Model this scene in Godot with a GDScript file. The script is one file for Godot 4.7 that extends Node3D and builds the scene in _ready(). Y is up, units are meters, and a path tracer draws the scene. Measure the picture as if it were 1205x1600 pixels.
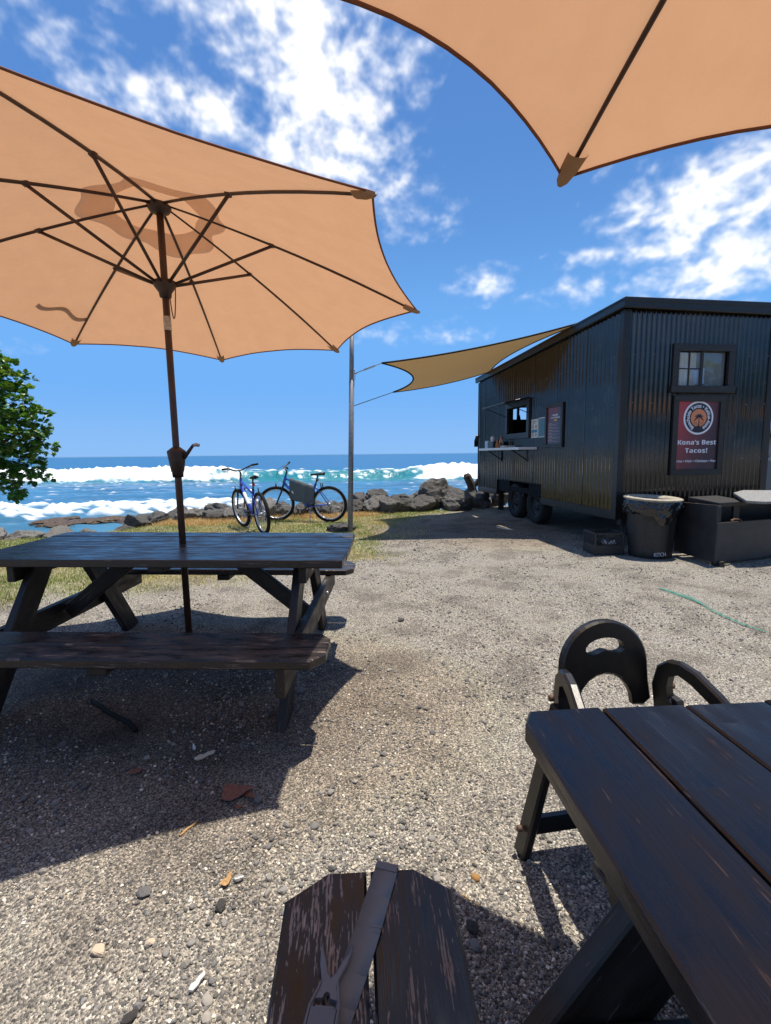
extends Node3D

const SEA := -1.15
const EYE := Vector3(0, 1.25, 0)
var rng := RandomNumberGenerator.new()
var used := {}
var noise := FastNoiseLite.new()
var rough := FastNoiseLite.new()
var M := {}
var uv_on := false
var uv_off := Vector2.ZERO

# ------------------------------------------------------------------ helpers
func lin(r: float, g: float, b: float, a := 1.0) -> Color:
	var c := Color(r, g, b).linear_to_srgb()
	c.a = a
	return c

func numbered(n: String) -> String:
	if not used.has(n):
		used[n] = 0
		return n
	used[n] += 1
	return "%s_%03d" % [n, used[n]]

func thing(n: String, label: String, category: String, at := Vector3.ZERO, turn := 0.0, group := "") -> Node3D:
	var o := Node3D.new()
	o.name = numbered(n)
	add_child(o)
	o.position = at
	o.rotation.y = turn
	tag(o, label, category, group)
	return o

func tag(o: Node, label: String, category: String, group := "", kind := "") -> void:
	if label: o.set_meta("label", label)
	if category: o.set_meta("category", category)
	if group: o.set_meta("group", group)
	if kind: o.set_meta("kind", kind)

func begin(smooth := false) -> SurfaceTool:
	var st := SurfaceTool.new()
	st.begin(Mesh.PRIMITIVE_TRIANGLES)
	st.set_smooth_group(0 if smooth else -1)
	return st

func bake(st: SurfaceTool, tangents := false) -> ArrayMesh:
	st.generate_normals()
	if tangents: st.generate_tangents()
	return st.commit()

func obj(n: String, st: SurfaceTool, mat: Material, parent: Node = null, tangents := false) -> MeshInstance3D:
	return put(n, bake(st, tangents), mat, parent)

func put(n: String, mesh: Mesh, mat: Material, parent: Node = null) -> MeshInstance3D:
	var mi := MeshInstance3D.new()
	mi.mesh = mesh
	mi.material_override = mat
	if parent == null:
		mi.name = numbered(n)
		add_child(mi)
	else:
		mi.name = n
		parent.add_child(mi, true)
	return mi

func struct_(mi: Node, label := "") -> void:
	mi.set_meta("kind", "structure")
	if label: mi.set_meta("label", label)

func put_v(st: SurfaceTool, p: Vector3, xf: Transform3D, uv := Vector2.ZERO) -> void:
	st.set_uv(uv)
	st.add_vertex(xf * p)

# a convex polygon whose outside is towards «out»; texture coordinates run along x when uv_on
func poly(st: SurfaceTool, pts: Array, out: Vector3, xf := Transform3D()) -> void:
	var n := Vector3.ZERO
	for i in range(1, pts.size() - 1):
		n += (pts[i] - pts[0]).cross(pts[i + 1] - pts[0])
	var flip := n.dot(out) > 0.0
	var uvs := []
	for p in pts:
		if uv_on:
			if absf(n.x) > absf(n.y) and absf(n.x) > absf(n.z): uvs.append(Vector2(p.y * 3.0, p.z * 2.0) + uv_off)
			else: uvs.append(Vector2(p.x * 0.55, (p.y + p.z) * 2.0) + uv_off)
		else: uvs.append(Vector2.ZERO)
	for i in range(1, pts.size() - 1):
		var ids := [0, i + 1, i] if flip else [0, i, i + 1]
		for k in ids:
			put_v(st, pts[k], xf, uvs[k])

func box(st: SurfaceTool, c: Vector3, s: Vector3, b := 0.004, xf := Transform3D()) -> void:
	var h := s * 0.5
	b = minf(b, minf(h.x, minf(h.y, h.z)) * 0.6)
	var P := func(k: int, sg: Vector3) -> Vector3:
		var v := Vector3((h.x - b) * sg.x, (h.y - b) * sg.y, (h.z - b) * sg.z)
		v[k] = h[k] * sg[k]
		return v + c
	for k in 3:
		var i := (k + 1) % 3
		var j := (k + 2) % 3
		for s1 in [-1.0, 1.0]:
			var q := []
			for t in [[-1.0, -1.0], [1.0, -1.0], [1.0, 1.0], [-1.0, 1.0]]:
				var sg := Vector3.ONE
				sg[k] = s1; sg[i] = t[0]; sg[j] = t[1]
				q.append(P.call(k, sg))
			var o := Vector3.ZERO
			o[k] = s1
			poly(st, q, o, xf)
			for s2 in [-1.0, 1.0]:
				var a := Vector3.ONE; a[k] = s1; a[i] = s2; a[j] = -1.0
				var d := a; d[j] = 1.0
				var o2 := Vector3.ZERO; o2[k] = s1; o2[i] = s2
				poly(st, [P.call(k, a), P.call(k, d), P.call(i, d), P.call(i, a)], o2, xf)
	for sx in [-1.0, 1.0]:
		for sy in [-1.0, 1.0]:
			for sz in [-1.0, 1.0]:
				var sg := Vector3(sx, sy, sz)
				poly(st, [P.call(0, sg), P.call(1, sg), P.call(2, sg)], sg, xf)

# a board between two points: «wide» is its width direction
func board(st: SurfaceTool, a: Vector3, b: Vector3, wide: Vector3, w: float, t: float, bevel := 0.004) -> void:
	var x := (b - a).normalized()
	var y := (wide - x * wide.dot(x)).normalized()
	var z := x.cross(y)
	box(st, Vector3.ZERO, Vector3(a.distance_to(b), w, t), bevel, Transform3D(Basis(x, y, z), (a + b) * 0.5))

func inset(o: PackedVector2Array, b: float) -> PackedVector2Array:
	var n := o.size()
	var area := 0.0
	for i in n: area += o[i].cross(o[(i + 1) % n])
	var sgn := 1.0 if area > 0.0 else -1.0
	var out := PackedVector2Array()
	for i in n:
		var e1 := (o[i] - o[(i + n - 1) % n]).normalized()
		var e2 := (o[(i + 1) % n] - o[i]).normalized()
		var n1 := Vector2(-e1.y, e1.x) * sgn
		var n2 := Vector2(-e2.y, e2.x) * sgn
		var m := (n1 + n2)
		m = m / maxf(0.3, m.length_squared()) * 2.0
		out.append(o[i] + m * b)
	return out

# an outline in xz, extruded in y from y0 to y1 with bevelled rims; holes are loops cut right through
func slab(st: SurfaceTool, outline: PackedVector2Array, y0: float, y1: float, b := 0.004, xf := Transform3D(), hole := PackedVector2Array()) -> void:
	var n := outline.size()
	var ins := inset(outline, b)
	var cen := Vector2.ZERO
	for p in outline: cen += p / n
	var area := 0.0
	for i in n: area += outline[i].cross(outline[(i + 1) % n])
	var sgn := 1.0 if area > 0.0 else -1.0
	var f := func(p: Vector2, y: float) -> Vector3: return Vector3(p.x, y, p.y)
	for i in n:
		var k := (i + 1) % n
		var e := outline[k] - outline[i]
		var o := Vector3(e.y * sgn, 0, -e.x * sgn)
		poly(st, [f.call(outline[i], y0 + b), f.call(outline[k], y0 + b), f.call(outline[k], y1 - b), f.call(outline[i], y1 - b)], o, xf)
		poly(st, [f.call(outline[i], y1 - b), f.call(outline[k], y1 - b), f.call(ins[k], y1), f.call(ins[i], y1)], o.normalized() + Vector3.UP, xf)
		poly(st, [f.call(outline[i], y0 + b), f.call(outline[k], y0 + b), f.call(ins[k], y0), f.call(ins[i], y0)], o.normalized() + Vector3.DOWN, xf)
	var ring := ins.duplicate()
	if hole.size():
		var ha := 0.0
		for i in hole.size(): ha += hole[i].cross(hole[(i + 1) % hole.size()])
		var h2 := hole.duplicate()
		if (ha > 0.0) == (area > 0.0): h2.reverse()
		var bi := 0
		var bj := 0
		var bd := 1e9
		for i in ring.size():
			for j in h2.size():
				var d := ring[i].distance_to(h2[j])
				if d < bd: bd = d; bi = i; bj = j
		var key := PackedVector2Array()
		for i in range(bi + 1): key.append(ring[i])
		for j in range(h2.size() + 1): key.append(h2[(bj + j) % h2.size()])
		var back: Vector2 = ring[bi] + (ring[(bi + 1) % ring.size()] - ring[bi]) * 0.001
		key[key.size() - 1] += (h2[(bj + h2.size() - 1) % h2.size()] - h2[bj]) * 0.001
		key.append(back)
		for i in range(bi + 1, ring.size()): key.append(ring[i])
		ring = key
		var hn := hole.size()
		var hc := Vector2.ZERO
		for p in hole: hc += p / hn
		for i in hn:
			var p := hole[i]
			var q := hole[(i + 1) % hn]
			var o3 := hc - (p + q) * 0.5
			poly(st, [f.call(p, y0), f.call(q, y0), f.call(q, y1), f.call(p, y1)], Vector3(o3.x, 0, o3.y), xf)
	var tri := Geometry2D.triangulate_polygon(ring)
	for i in range(0, tri.size(), 3):
		var a := ring[tri[i]]
		var c := ring[tri[i + 1]]
		var d := ring[tri[i + 2]]
		poly(st, [f.call(a, y1), f.call(c, y1), f.call(d, y1)], Vector3.UP, xf)
		poly(st, [f.call(a, y0), f.call(c, y0), f.call(d, y0)], Vector3.DOWN, xf)

func tube(st: SurfaceTool, pts: Array, rad, n := 8, caps := true, flat := 1.0) -> void:
	var rings := []
	var up := Vector3.UP
	var last := Vector3.ZERO
	for i in pts.size():
		var d: Vector3 = (pts[mini(i + 1, pts.size() - 1)] - pts[maxi(i - 1, 0)]).normalized()
		if i == 0:
			up = (Vector3.UP if absf(d.y) < 0.9 else Vector3.RIGHT)
		up = (up - d * up.dot(d)).normalized()
		var side := d.cross(up)
		var r: float = rad[i] if rad is Array else rad
		var ring := []
		for k in n:
			var a := TAU * k / n
			ring.append(pts[i] + (side * cos(a) + up * sin(a) * flat) * r)
		rings.append(ring)
		last = d
	for i in range(pts.size() - 1):
		for k in n:
			var k2 := (k + 1) % n
			var a: Vector3 = rings[i][k]
			var b: Vector3 = rings[i][k2]
			var c: Vector3 = rings[i + 1][k2]
			var d2: Vector3 = rings[i + 1][k]
			poly(st, [a, b, c, d2], (a + b + c + d2) * 0.25 - (pts[i] + pts[i + 1]) * 0.5)
	if caps:
		poly(st, rings[0], pts[0] - pts[1])
		poly(st, rings[rings.size() - 1], last)

func lathe(st: SurfaceTool, prof: Array, n := 24, xf := Transform3D()) -> void:
	for i in range(prof.size() - 1):
		var p: Vector2 = prof[i]
		var q: Vector2 = prof[i + 1]
		var e := q - p
		for k in n:
			var a := TAU * k / n
			var b := TAU * (k + 1) / n
			var out := Vector3(cos((a + b) / 2) * e.y, -e.x, sin((a + b) / 2) * e.y)
			var pa := Vector3(cos(a) * p.x, p.y, sin(a) * p.x)
			var pb := Vector3(cos(b) * p.x, p.y, sin(b) * p.x)
			var qa := Vector3(cos(a) * q.x, q.y, sin(a) * q.x)
			var qb := Vector3(cos(b) * q.x, q.y, sin(b) * q.x)
			if p.x < 1e-5: poly(st, [pa, qb, qa], out, xf)
			elif q.x < 1e-5: poly(st, [pa, pb, qa], out, xf)
			else: poly(st, [pa, pb, qb, qa], out, xf)

func torus(st: SurfaceTool, R: float, r: float, n: int, m: int, xf := Transform3D(), wide := 1.0) -> void:
	# a ring in the xy plane
	for i in n:
		for j in m:
			var q := []
			for t in [[0, 0], [1, 0], [1, 1], [0, 1]]:
				var a: float = TAU * (i + t[0]) / n
				var b: float = TAU * (j + t[1]) / m
				q.append(Vector3(cos(a) * (R + r * cos(b)), sin(a) * (R + r * cos(b)), r * sin(b) * wide))
			var am := TAU * (i + 0.5) / n
			var bm := TAU * (j + 0.5) / m
			poly(st, q, Vector3(cos(am) * cos(bm), sin(am) * cos(bm), sin(bm)), xf)

func ss(a: float, b: float, x: float) -> float:
	var t := clampf((x - a) / (b - a), 0.0, 1.0)
	return t * t * (3.0 - 2.0 * t)

func mat(col: Color, r := 0.6, spec := 0.5, metal := 0.0) -> StandardMaterial3D:
	var m := StandardMaterial3D.new()
	m.albedo_color = col
	m.roughness = r
	m.metallic_specular = spec
	m.metallic = metal
	return m

func noise_tex(freq: float, size := 512, type := FastNoiseLite.TYPE_SIMPLEX_SMOOTH, oct := 4, ramp: Gradient = null, sd := 1) -> NoiseTexture2D:
	var n := FastNoiseLite.new()
	n.seed = sd
	n.noise_type = type
	n.frequency = freq
	n.fractal_octaves = oct
	n.fractal_type = FastNoiseLite.FRACTAL_FBM if oct > 1 else FastNoiseLite.FRACTAL_NONE
	var t := NoiseTexture2D.new()
	t.width = size
	t.height = size
	t.seamless = true
	t.noise = n
	if ramp: t.color_ramp = ramp
	return t

func ramp(stops: Array) -> Gradient:
	var g := Gradient.new()
	var o := PackedFloat32Array()
	var c := PackedColorArray()
	for s in stops:
		o.append(s[0])
		c.append(lin(s[1], s[2], s[3]))
	g.offsets = o
	g.colors = c
	return g

# a surface of one colour with mottling, wear and fine relief in world space
func worn(dark: Color, light: Color, r := 0.6, scale := 1.0, relief := 0.05, sd := 3) -> StandardMaterial3D:
	var m := mat(Color.WHITE, r)
	var g := Gradient.new()
	g.offsets = PackedFloat32Array([0.25, 0.75])
	g.colors = PackedColorArray([dark, light])
	m.albedo_texture = noise_tex(0.012, 512, FastNoiseLite.TYPE_SIMPLEX_SMOOTH, 5, g, sd)
	m.heightmap_enabled = true
	m.heightmap_texture = noise_tex(0.05, 512, FastNoiseLite.TYPE_SIMPLEX_SMOOTH, 4, null, sd + 1)
	m.heightmap_scale = relief
	m.uv1_triplanar = true
	m.uv1_scale = Vector3.ONE * scale
	return m

# stained boards: dark stain, grain along u, bare wood where it has worn through
func wood(sd: int, wear: float, stain: Color, r: float) -> StandardMaterial3D:
	var W := 768
	var H := 384
	var g := FastNoiseLite.new()
	g.seed = sd
	g.frequency = 1.0
	g.fractal_octaves = 3
	var col := PackedByteArray()
	var hgt := PackedByteArray()
	var rgh := PackedByteArray()
	col.resize(W * H * 3)
	hgt.resize(W * H)
	rgh.resize(W * H)
	var bare := Color(0.74, 0.66, 0.585)
	for y in H:
		for x in W:
			var warp := g.get_noise_2d(x * 0.008, y * 0.016) * 6.0
			var grain := g.get_noise_2d(x * 0.008 + 31.0, (y + warp) * 0.15)
			var fine := g.get_noise_2d(x * 0.035 - 70.0, y * 0.5)
			var patch := g.get_noise_2d(x * 0.011 + 11.0, y * 0.022 + 5.0)
			var chips := g.get_noise_2d(x * 0.065 + 50.0, y * 0.28 - 90.0)
			var w := ss(0.52 - wear * 0.42, 0.60 - wear * 0.40, grain * 0.75 + fine * 0.2 + patch * (0.30 + wear * 0.4) + chips * 0.55 * wear)
			var tone := 1.0 + 0.16 * grain + 0.08 * fine + 0.3 * patch
			var c := Color(stain.r * tone, stain.g * tone, stain.b * tone)
			var bt := 0.85 + 0.25 * fine + 0.12 * chips
			c = c.lerp(Color(bare.r * bt, bare.g * bt, bare.b * bt), w * (0.55 + 0.33 * wear))
			var i := y * W + x
			col[i * 3] = int(clampf(c.r, 0, 1) * 255); col[i * 3 + 1] = int(clampf(c.g, 0, 1) * 255); col[i * 3 + 2] = int(clampf(c.b, 0, 1) * 255)
			hgt[i] = int(clampf(0.5 + 0.3 * grain + 0.25 * fine - 0.35 * w, 0, 1) * 255)
			rgh[i] = int(clampf(r + 0.5 * w + 0.26 * patch + 0.05 * fine, 0.05, 1) * 255)
	var m := mat(Color.WHITE, 1.0, 0.5)
	m.albedo_texture = ImageTexture.create_from_image(Image.create_from_data(W, H, false, Image.FORMAT_RGB8, col))
	m.roughness_texture = ImageTexture.create_from_image(Image.create_from_data(W, H, false, Image.FORMAT_L8, rgh))
	m.heightmap_enabled = true
	m.heightmap_texture = ImageTexture.create_from_image(Image.create_from_data(W, H, false, Image.FORMAT_L8, hgt))
	m.heightmap_scale = 0.05
	return m

func text(s: String, size: float, weight: int, mat_: Material, parent: Node, n: String, xf: Transform3D, width := 0.0) -> MeshInstance3D:
	var f := SystemFont.new()
	f.font_names = PackedStringArray(["Droid Sans"])
	f.font_weight = weight
	var t := TextMesh.new()
	t.text = s
	t.font = f
	t.font_size = 64
	t.pixel_size = size / 46.0
	t.depth = 0.0016
	var mi := put(n, t, mat_, parent)
	if width > 0.0:
		var w := t.get_aabb().size.x
		if w > 0.001: xf.basis.x *= width / w
	mi.transform = xf
	return mi

# ------------------------------------------------------------------ terrain
const SHORE := [[-300.0, -4.0], [-30.0, -4.0], [-9.0, -7.2], [-6.6, -7.35], [-5.1, -7.65], [-4.6, -8.3], [-4.1, -9.35], [-2.2, -10.0], [-0.8, -10.5], [1.0, -10.9], [3.0, -11.8], [8.0, -13.0], [30.0, -14.0], [300.0, -14.0]]

func shore(x: float) -> float:
	for i in range(SHORE.size() - 1):
		if x <= SHORE[i + 1][0]:
			return lerpf(SHORE[i][1], SHORE[i + 1][1], (x - SHORE[i][0]) / (SHORE[i + 1][0] - SHORE[i][0]))
	return -14.0

func gh(x: float, z: float) -> float:
	var d := z - shore(x)
	var h := -2.0 * ss(0.2, -2.6, d)
	h += 0.018 * noise.get_noise_2d(x * 1.3, z * 1.3) + 0.007 * noise.get_noise_2d(x * 5.0 + 40.0, z * 5.0)
	return h

func grassy(x: float, z: float) -> float:
	var n := noise.get_noise_2d(x * 1.1 + 200.0, z * 1.1) * 0.9 + noise.get_noise_2d(x * 4.0, z * 4.0 + 90.0) * 0.3
	var a := ss(-0.5, 0.5, (-4.15 - 0.54 * (x + 3.0)) - z + n)
	a *= ss(0.5, -0.5, x - 0.15 + n * 0.8 - maxf(0.0, -9.2 - z) * 0.7)
	return a * ss(-0.3, 0.4, z - shore(x))

func _ready() -> void:
	rng.seed = 11
	noise.seed = 5
	noise.frequency = 0.35
	noise.fractal_octaves = 3
	rough.seed = 9
	rough.frequency = 1.0
	rough.fractal_octaves = 4
	# camera
	var cam := Camera3D.new()
	cam.name = "camera"
	add_child(cam)
	var ph := atan(90.3 / 760.0)
	var roll := deg_to_rad(0.6)
	var fw := Vector3(0, -sin(ph), -cos(ph))
	var rt := Vector3.RIGHT
	var upv := rt.cross(fw)
	var r2 := rt * cos(roll) - upv * sin(roll)
	var u2 := upv * cos(roll) + rt * sin(roll)
	cam.transform = Transform3D(Basis(r2, u2, -fw), EYE)
	cam.fov = rad_to_deg(2.0 * atan(800.0 / 760.0))
	cam.near = 0.05
	cam.far = 40000.0
	# sky, exposure
	var we := WorldEnvironment.new()
	we.name = "world_environment"
	var env := Environment.new()
	env.background_mode = Environment.BG_SKY
	env.tonemap_mode = Environment.TONE_MAPPER_LINEAR
	env.tonemap_exposure = 1.42
	env.background_energy_multiplier = 1.0
	env.sdfgi_enabled = true
	env.ssao_enabled = true
	env.ssil_enabled = true
	var sky := Sky.new()
	var pan := PanoramaSkyMaterial.new()
	pan.panorama = ImageTexture.create_from_image(sky_image())
	sky.sky_material = pan
	env.sky = sky
	we.environment = env
	add_child(we)
	# sun
	var sun := DirectionalLight3D.new()
	sun.name = "sun"
	sun.light_energy = 1.6
	sun.light_color = Color(1.0, 0.965, 0.9)
	sun.light_angular_distance = 0.5
	sun.shadow_enabled = true
	add_child(sun)
	sun.transform = Transform3D(Basis.looking_at(Vector3(-0.17, -1.0, 0.12), Vector3.BACK), Vector3(0, 30, 0))
	materials()
	ground()
	ocean()
	shore_rocks()
	trailer()
	trees()
	parked_car()
	picnic_tables()
	umbrellas()
	shade_sail()
	bicycles()
	high_chair()
	bench_strap()
	trailer_side_things()
	loose_things()

# ------------------------------------------------------------------ sky
const CLOUDS := [[-11.1,37.0,6.0,3.3,1.00], [-6.5,34.5,6.8,4.3,1.10], [-3.9,30.5,5.2,3.0,1.00], [-9.8,30.0,4.1,2.3,1.00], [-6.4,28.4,4.5,1.7,0.90], [-13.5,38.8,3.9,1.7,0.90], [-19.6,31.5,6.0,1.8,1.00], [-24.3,31.1,4.7,1.4,0.80], [-15.3,30.5,2.3,1.5,0.80], [-28.1,31.5,3.9,1.1,0.50], [-32.3,33.8,4.6,1.8,0.45], [-30.0,33.0,4.8,1.1,0.40], [1.6,26.5,4.2,2.1,0.50], [3.7,24.1,4.2,1.6,0.50], [3.1,36.2,2.7,1.9,0.50], [11.1,17.7,2.9,1.3,1.00], [29.7,21.8,6.0,2.9,0.80], [33.2,22.4,5.5,2.6,0.90], [34.5,17.2,4.6,2.8,1.00], [29.4,18.8,4.6,1.6,0.80], [21.9,19.1,3.6,0.9,0.60], [22.6,16.5,6.4,1.2,0.60], [32.2,15.0,7.1,1.4,0.80], [35.5,24.1,3.5,1.8,0.80], [26.3,24.9,3.3,1.4,0.40], [1.8,13.1,4.3,0.9,0.50], [8.1,13.1,2.8,0.7,0.75], [6.5,14.3,1.8,0.6,0.40], [-2.1,13.5,2.9,0.7,0.30], [-36.4,10.1,2.2,0.6,0.25], [-2.3,39.0,4.1,1.4,0.60], [-7.5,41.5,8.0,1.9,0.80], [-21.9,39.1,8.5,2.0,0.60], [31.5,37.7,7.1,1.9,0.60], [-33.0,27.5,3.0,1.3,0.30]]
const SKY_W := 2560
const SKY_H := 1280
var sky_rows := []
var sky_field := PackedFloat32Array()

func sky_row(y: int) -> void:
	var row := PackedFloat32Array()
	row.resize(SKY_W * 3)
	var n := FastNoiseLite.new()
	n.seed = 21
	n.frequency = 1.0
	n.fractal_octaves = 6
	n.fractal_gain = 0.6
	var n1: FastNoiseLite = n.duplicate()
	n1.fractal_octaves = 2
	var el := PI * (0.5 - (y + 0.5) / SKY_H)
	var se := sin(el)
	var ce := cos(el)
	var t := pow(1.0 - maxf(se, 0.0), 3.2)
	var base := Color(0.078, 0.205, 0.52).lerp(Color(0.14, 0.365, 0.77), ss(0.0, 0.5, t)).lerp(Color(0.215, 0.42, 0.76), ss(0.6, 1.0, t))
	var fy := (el / (PI / 2)) * 179.0
	for x in SKY_W:
		var az := wrapf(TAU * ((x + 0.5) / SKY_W), -PI, PI)
		var c := base
		if el > 0.0:
			var d := Vector3(sin(az) * ce, se, -cos(az) * ce)
			var fx := (az / TAU + 0.5) * 719.0
			var x0 := int(fx)
			var y0 := mini(int(fy), 178)
			var ax := fx - x0
			var ay := fy - y0
			var f := lerpf(lerpf(sky_field[y0 * 721 + x0], sky_field[y0 * 721 + x0 + 1], ax), lerpf(sky_field[(y0 + 1) * 721 + x0], sky_field[(y0 + 1) * 721 + x0 + 1], ax), ay)
			if f > 0.06:
				var q := Vector3(d.x, d.y * 1.5, d.z)
				var w := n1.get_noise_3dv(q * 5.0) * 0.4
				var m := n.get_noise_3dv(q * 17.0 + Vector3(w, -w, w) * 0.7)
				var dens := pow(f, 0.7) * 1.02 + m * 0.95 - 0.33
				var a := ss(-0.16, 1.0, dens) * (0.55 + 0.42 * ss(0.15, 0.9, f + m * 0.4))
				var thick := ss(0.2, 0.8, dens + n1.get_noise_3dv(q * 30.0) * 0.2)
				var cc := Color(0.74, 0.82, 0.95).lerp(Color(0.99, 0.99, 1.0), thick)
				cc = cc.lerp(Color(0.70, 0.76, 0.86), ss(0.95, 1.5, dens) * 0.35)
				c = base.lerp(cc, a * 0.97)
		else:
			c = Color(0.16, 0.26, 0.36)
		var i := x * 3
		row[i] = c.r * 0.89
		row[i + 1] = c.g * 0.88
		row[i + 2] = c.b * 0.865
	sky_rows[y] = row

func sky_image() -> Image:
	sky_rows.resize(SKY_H)
	# where the clouds lie, on a coarse grid of half degrees
	sky_field.resize(721 * 181)
	var list := CLOUDS.duplicate()
	var r := RandomNumberGenerator.new()
	r.seed = 77
	for i in 100:
		var el := rad_to_deg(asin(r.randf_range(0.17, 0.99)))
		var az := r.randf_range(-180.0, 180.0)
		if absf(az) < 42.0 and el < 42.0: continue
		var s := r.randf_range(3.0, 9.0)
		list.append([az, el, s / maxf(0.12, cos(deg_to_rad(el))) * 0.9, s * r.randf_range(0.35, 0.7), r.randf_range(0.4, 1.1)])
	for b in list:
		var ny := int(b[3] * 2.6 * 2.0) + 1
		var nx := mini(int(b[2] * 2.6 * 2.0) + 1, 360)
		var cy := int(b[1] * 2.0)
		var cx := int((b[0] + 180.0) * 2.0)
		for dy in range(-ny, ny + 1):
			var yy := cy + dy
			if yy < 0 or yy > 180: continue
			for dx in range(-nx, nx + 1):
				var xx := posmod(cx + dx, 720)
				var u: float = ((xx if absi(cx + dx - xx) == 0 else cx + dx) / 2.0 - 180.0 - b[0]) / b[2]
				var v: float = (yy / 2.0 - b[1]) / b[3]
				var g: float = b[4] * exp(-(u * u + v * v) * 0.9)
				var i := yy * 721 + xx
				sky_field[i] = minf(1.2, maxf(sky_field[i], g) + minf(sky_field[i], g) * 0.2)
	for yy in 181: sky_field[yy * 721 + 720] = sky_field[yy * 721]
	var id := WorkerThreadPool.add_group_task(sky_row, SKY_H)
	WorkerThreadPool.wait_for_group_task_completion(id)
	var data := PackedFloat32Array()
	for y in SKY_H: data.append_array(sky_rows[y])
	sky_rows.clear()
	return Image.create_from_data(SKY_W, SKY_H, false, Image.FORMAT_RGBF, data.to_byte_array())

# ------------------------------------------------------------------ materials
func materials() -> void:
	M.table_wood = wood(3, 0.16, Color(0.17, 0.155, 0.15), 0.34)
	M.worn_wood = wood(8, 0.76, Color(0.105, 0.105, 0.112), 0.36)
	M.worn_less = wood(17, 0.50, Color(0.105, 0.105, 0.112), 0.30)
	M.bench_wood = wood(14, 0.32, Color(0.16, 0.135, 0.13), 0.36)
	M.frame_wood = wood(23, 0.14, Color(0.155, 0.13, 0.12), 0.55)
	var fab := mat(lin(0.72, 0.37, 0.175), 0.85, 0.25)
	fab.backlight_enabled = true
	fab.backlight = lin(0.66, 0.66, 0.66)
	fab.albedo_color = Color.WHITE
	fab.albedo_texture = noise_tex(0.006, 1024, FastNoiseLite.TYPE_SIMPLEX_SMOOTH, 7, ramp([[0.25, 0.655, 0.362, 0.203], [0.75, 0.69, 0.386, 0.218]]), 43)
	fab.heightmap_enabled = true
	fab.heightmap_texture = noise_tex(0.02, 512, FastNoiseLite.TYPE_SIMPLEX_SMOOTH, 4, null, 41)
	fab.heightmap_scale = 1.2
	fab.uv1_triplanar = true
	fab.uv1_scale = Vector3.ONE * 0.9
	M.fabric = fab
	var vent := fab.duplicate()
	vent.albedo_texture = null
	vent.albedo_color = Color(lin(0.60, 0.37, 0.22), 0.68)
	vent.transparency = BaseMaterial3D.TRANSPARENCY_ALPHA
	vent.backlight = lin(0.56, 0.34, 0.21)
	M.vent_fabric = vent
	M.hem = mat(lin(0.20, 0.085, 0.05), 0.8, 0.2)
	M.pocket = mat(lin(0.36, 0.21, 0.115), 0.85, 0.2)
	M.bronze = worn(Color(0.22, 0.145, 0.115), Color(0.29, 0.195, 0.15), 0.42, 2.0, 0.02, 51)
	M.bronze_dark = worn(Color(0.17, 0.125, 0.11), Color(0.25, 0.18, 0.15), 0.5, 2.0, 0.03, 53)
	M.sticker = worn(Color(0.62, 0.58, 0.52), Color(0.78, 0.74, 0.68), 0.6, 8.0, 0.02, 55)
	M.chrome = mat(lin(0.6, 0.6, 0.6), 0.25, 0.5, 1.0)
	M.steel = mat(lin(0.42, 0.43, 0.44), 0.4, 0.5, 0.9)
	M.grey_post = worn(Color(0.40, 0.41, 0.43), Color(0.48, 0.485, 0.50), 0.5, 2.0, 0.02, 57)
	var sh := mat(lin(0.42, 0.275, 0.125), 0.9, 0.2)
	sh.albedo_texture = noise_tex(0.35, 512, FastNoiseLite.TYPE_SIMPLEX_SMOOTH, 2, ramp([[0.25, 0.55, 0.55, 0.55], [0.75, 1.0, 1.0, 1.0]]), 60)
	sh.backlight_enabled = true
	sh.backlight = lin(0.55, 0.55, 0.55)
	sh.uv1_triplanar = true
	sh.uv1_scale = Vector3(0.4, 3.0, 3.0)
	M.shade = sh
	M.black_edge = mat(lin(0.02, 0.018, 0.016), 0.7, 0.3)
	var pan := mat(Color.WHITE, 0.2, 0.62)
	pan.albedo_texture = noise_tex(0.01, 512, FastNoiseLite.TYPE_SIMPLEX_SMOOTH, 6, ramp([[0.3, 0.0105, 0.0098, 0.0092], [0.62, 0.018, 0.017, 0.016], [0.85, 0.036, 0.033, 0.03]]), 62)
	pan.roughness_texture = noise_tex(0.02, 512, FastNoiseLite.TYPE_SIMPLEX_SMOOTH, 4, ramp([[0.3, 0.5, 0.5, 0.5], [0.75, 1.0, 1.0, 1.0]]), 63)
	pan.roughness = 0.12
	pan.heightmap_enabled = true
	pan.heightmap_texture = noise_tex(0.008, 512, FastNoiseLite.TYPE_SIMPLEX_SMOOTH, 2, null, 64)
	pan.heightmap_scale = 0.1
	pan.uv1_triplanar = true
	pan.uv1_scale = Vector3.ONE * 0.5
	M.panel = pan
	var pan2 := pan.duplicate()
	pan2.roughness = 0.16
	pan2.albedo_color = Color(1.0, 0.97, 0.94)
	pan2.uv1_offset = Vector3(0.37, 0.21, 0.6)
	M.panel_b = pan2
	var pan3 := pan.duplicate()
	pan3.roughness = 0.10
	pan3.albedo_color = Color(0.88, 0.9, 0.93)
	pan3.uv1_offset = Vector3(0.71, 0.63, 0.1)
	M.panel_c = pan3
	M.trim = worn(Color(0.10, 0.096, 0.094), Color(0.135, 0.13, 0.127), 0.4, 2.0, 0.03, 65)
	M.black_wood = worn(Color(0.12, 0.117, 0.117), Color(0.17, 0.167, 0.167), 0.5, 3.0, 0.05, 67)
	M.ply = worn(Color(0.135, 0.14, 0.15), Color(0.19, 0.19, 0.20), 0.5, 0.9, 0.01, 69)
	M.ply_edge = worn(Color(0.30, 0.24, 0.19), Color(0.17, 0.15, 0.14), 0.8, 6.0, 0.05, 71)
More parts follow.
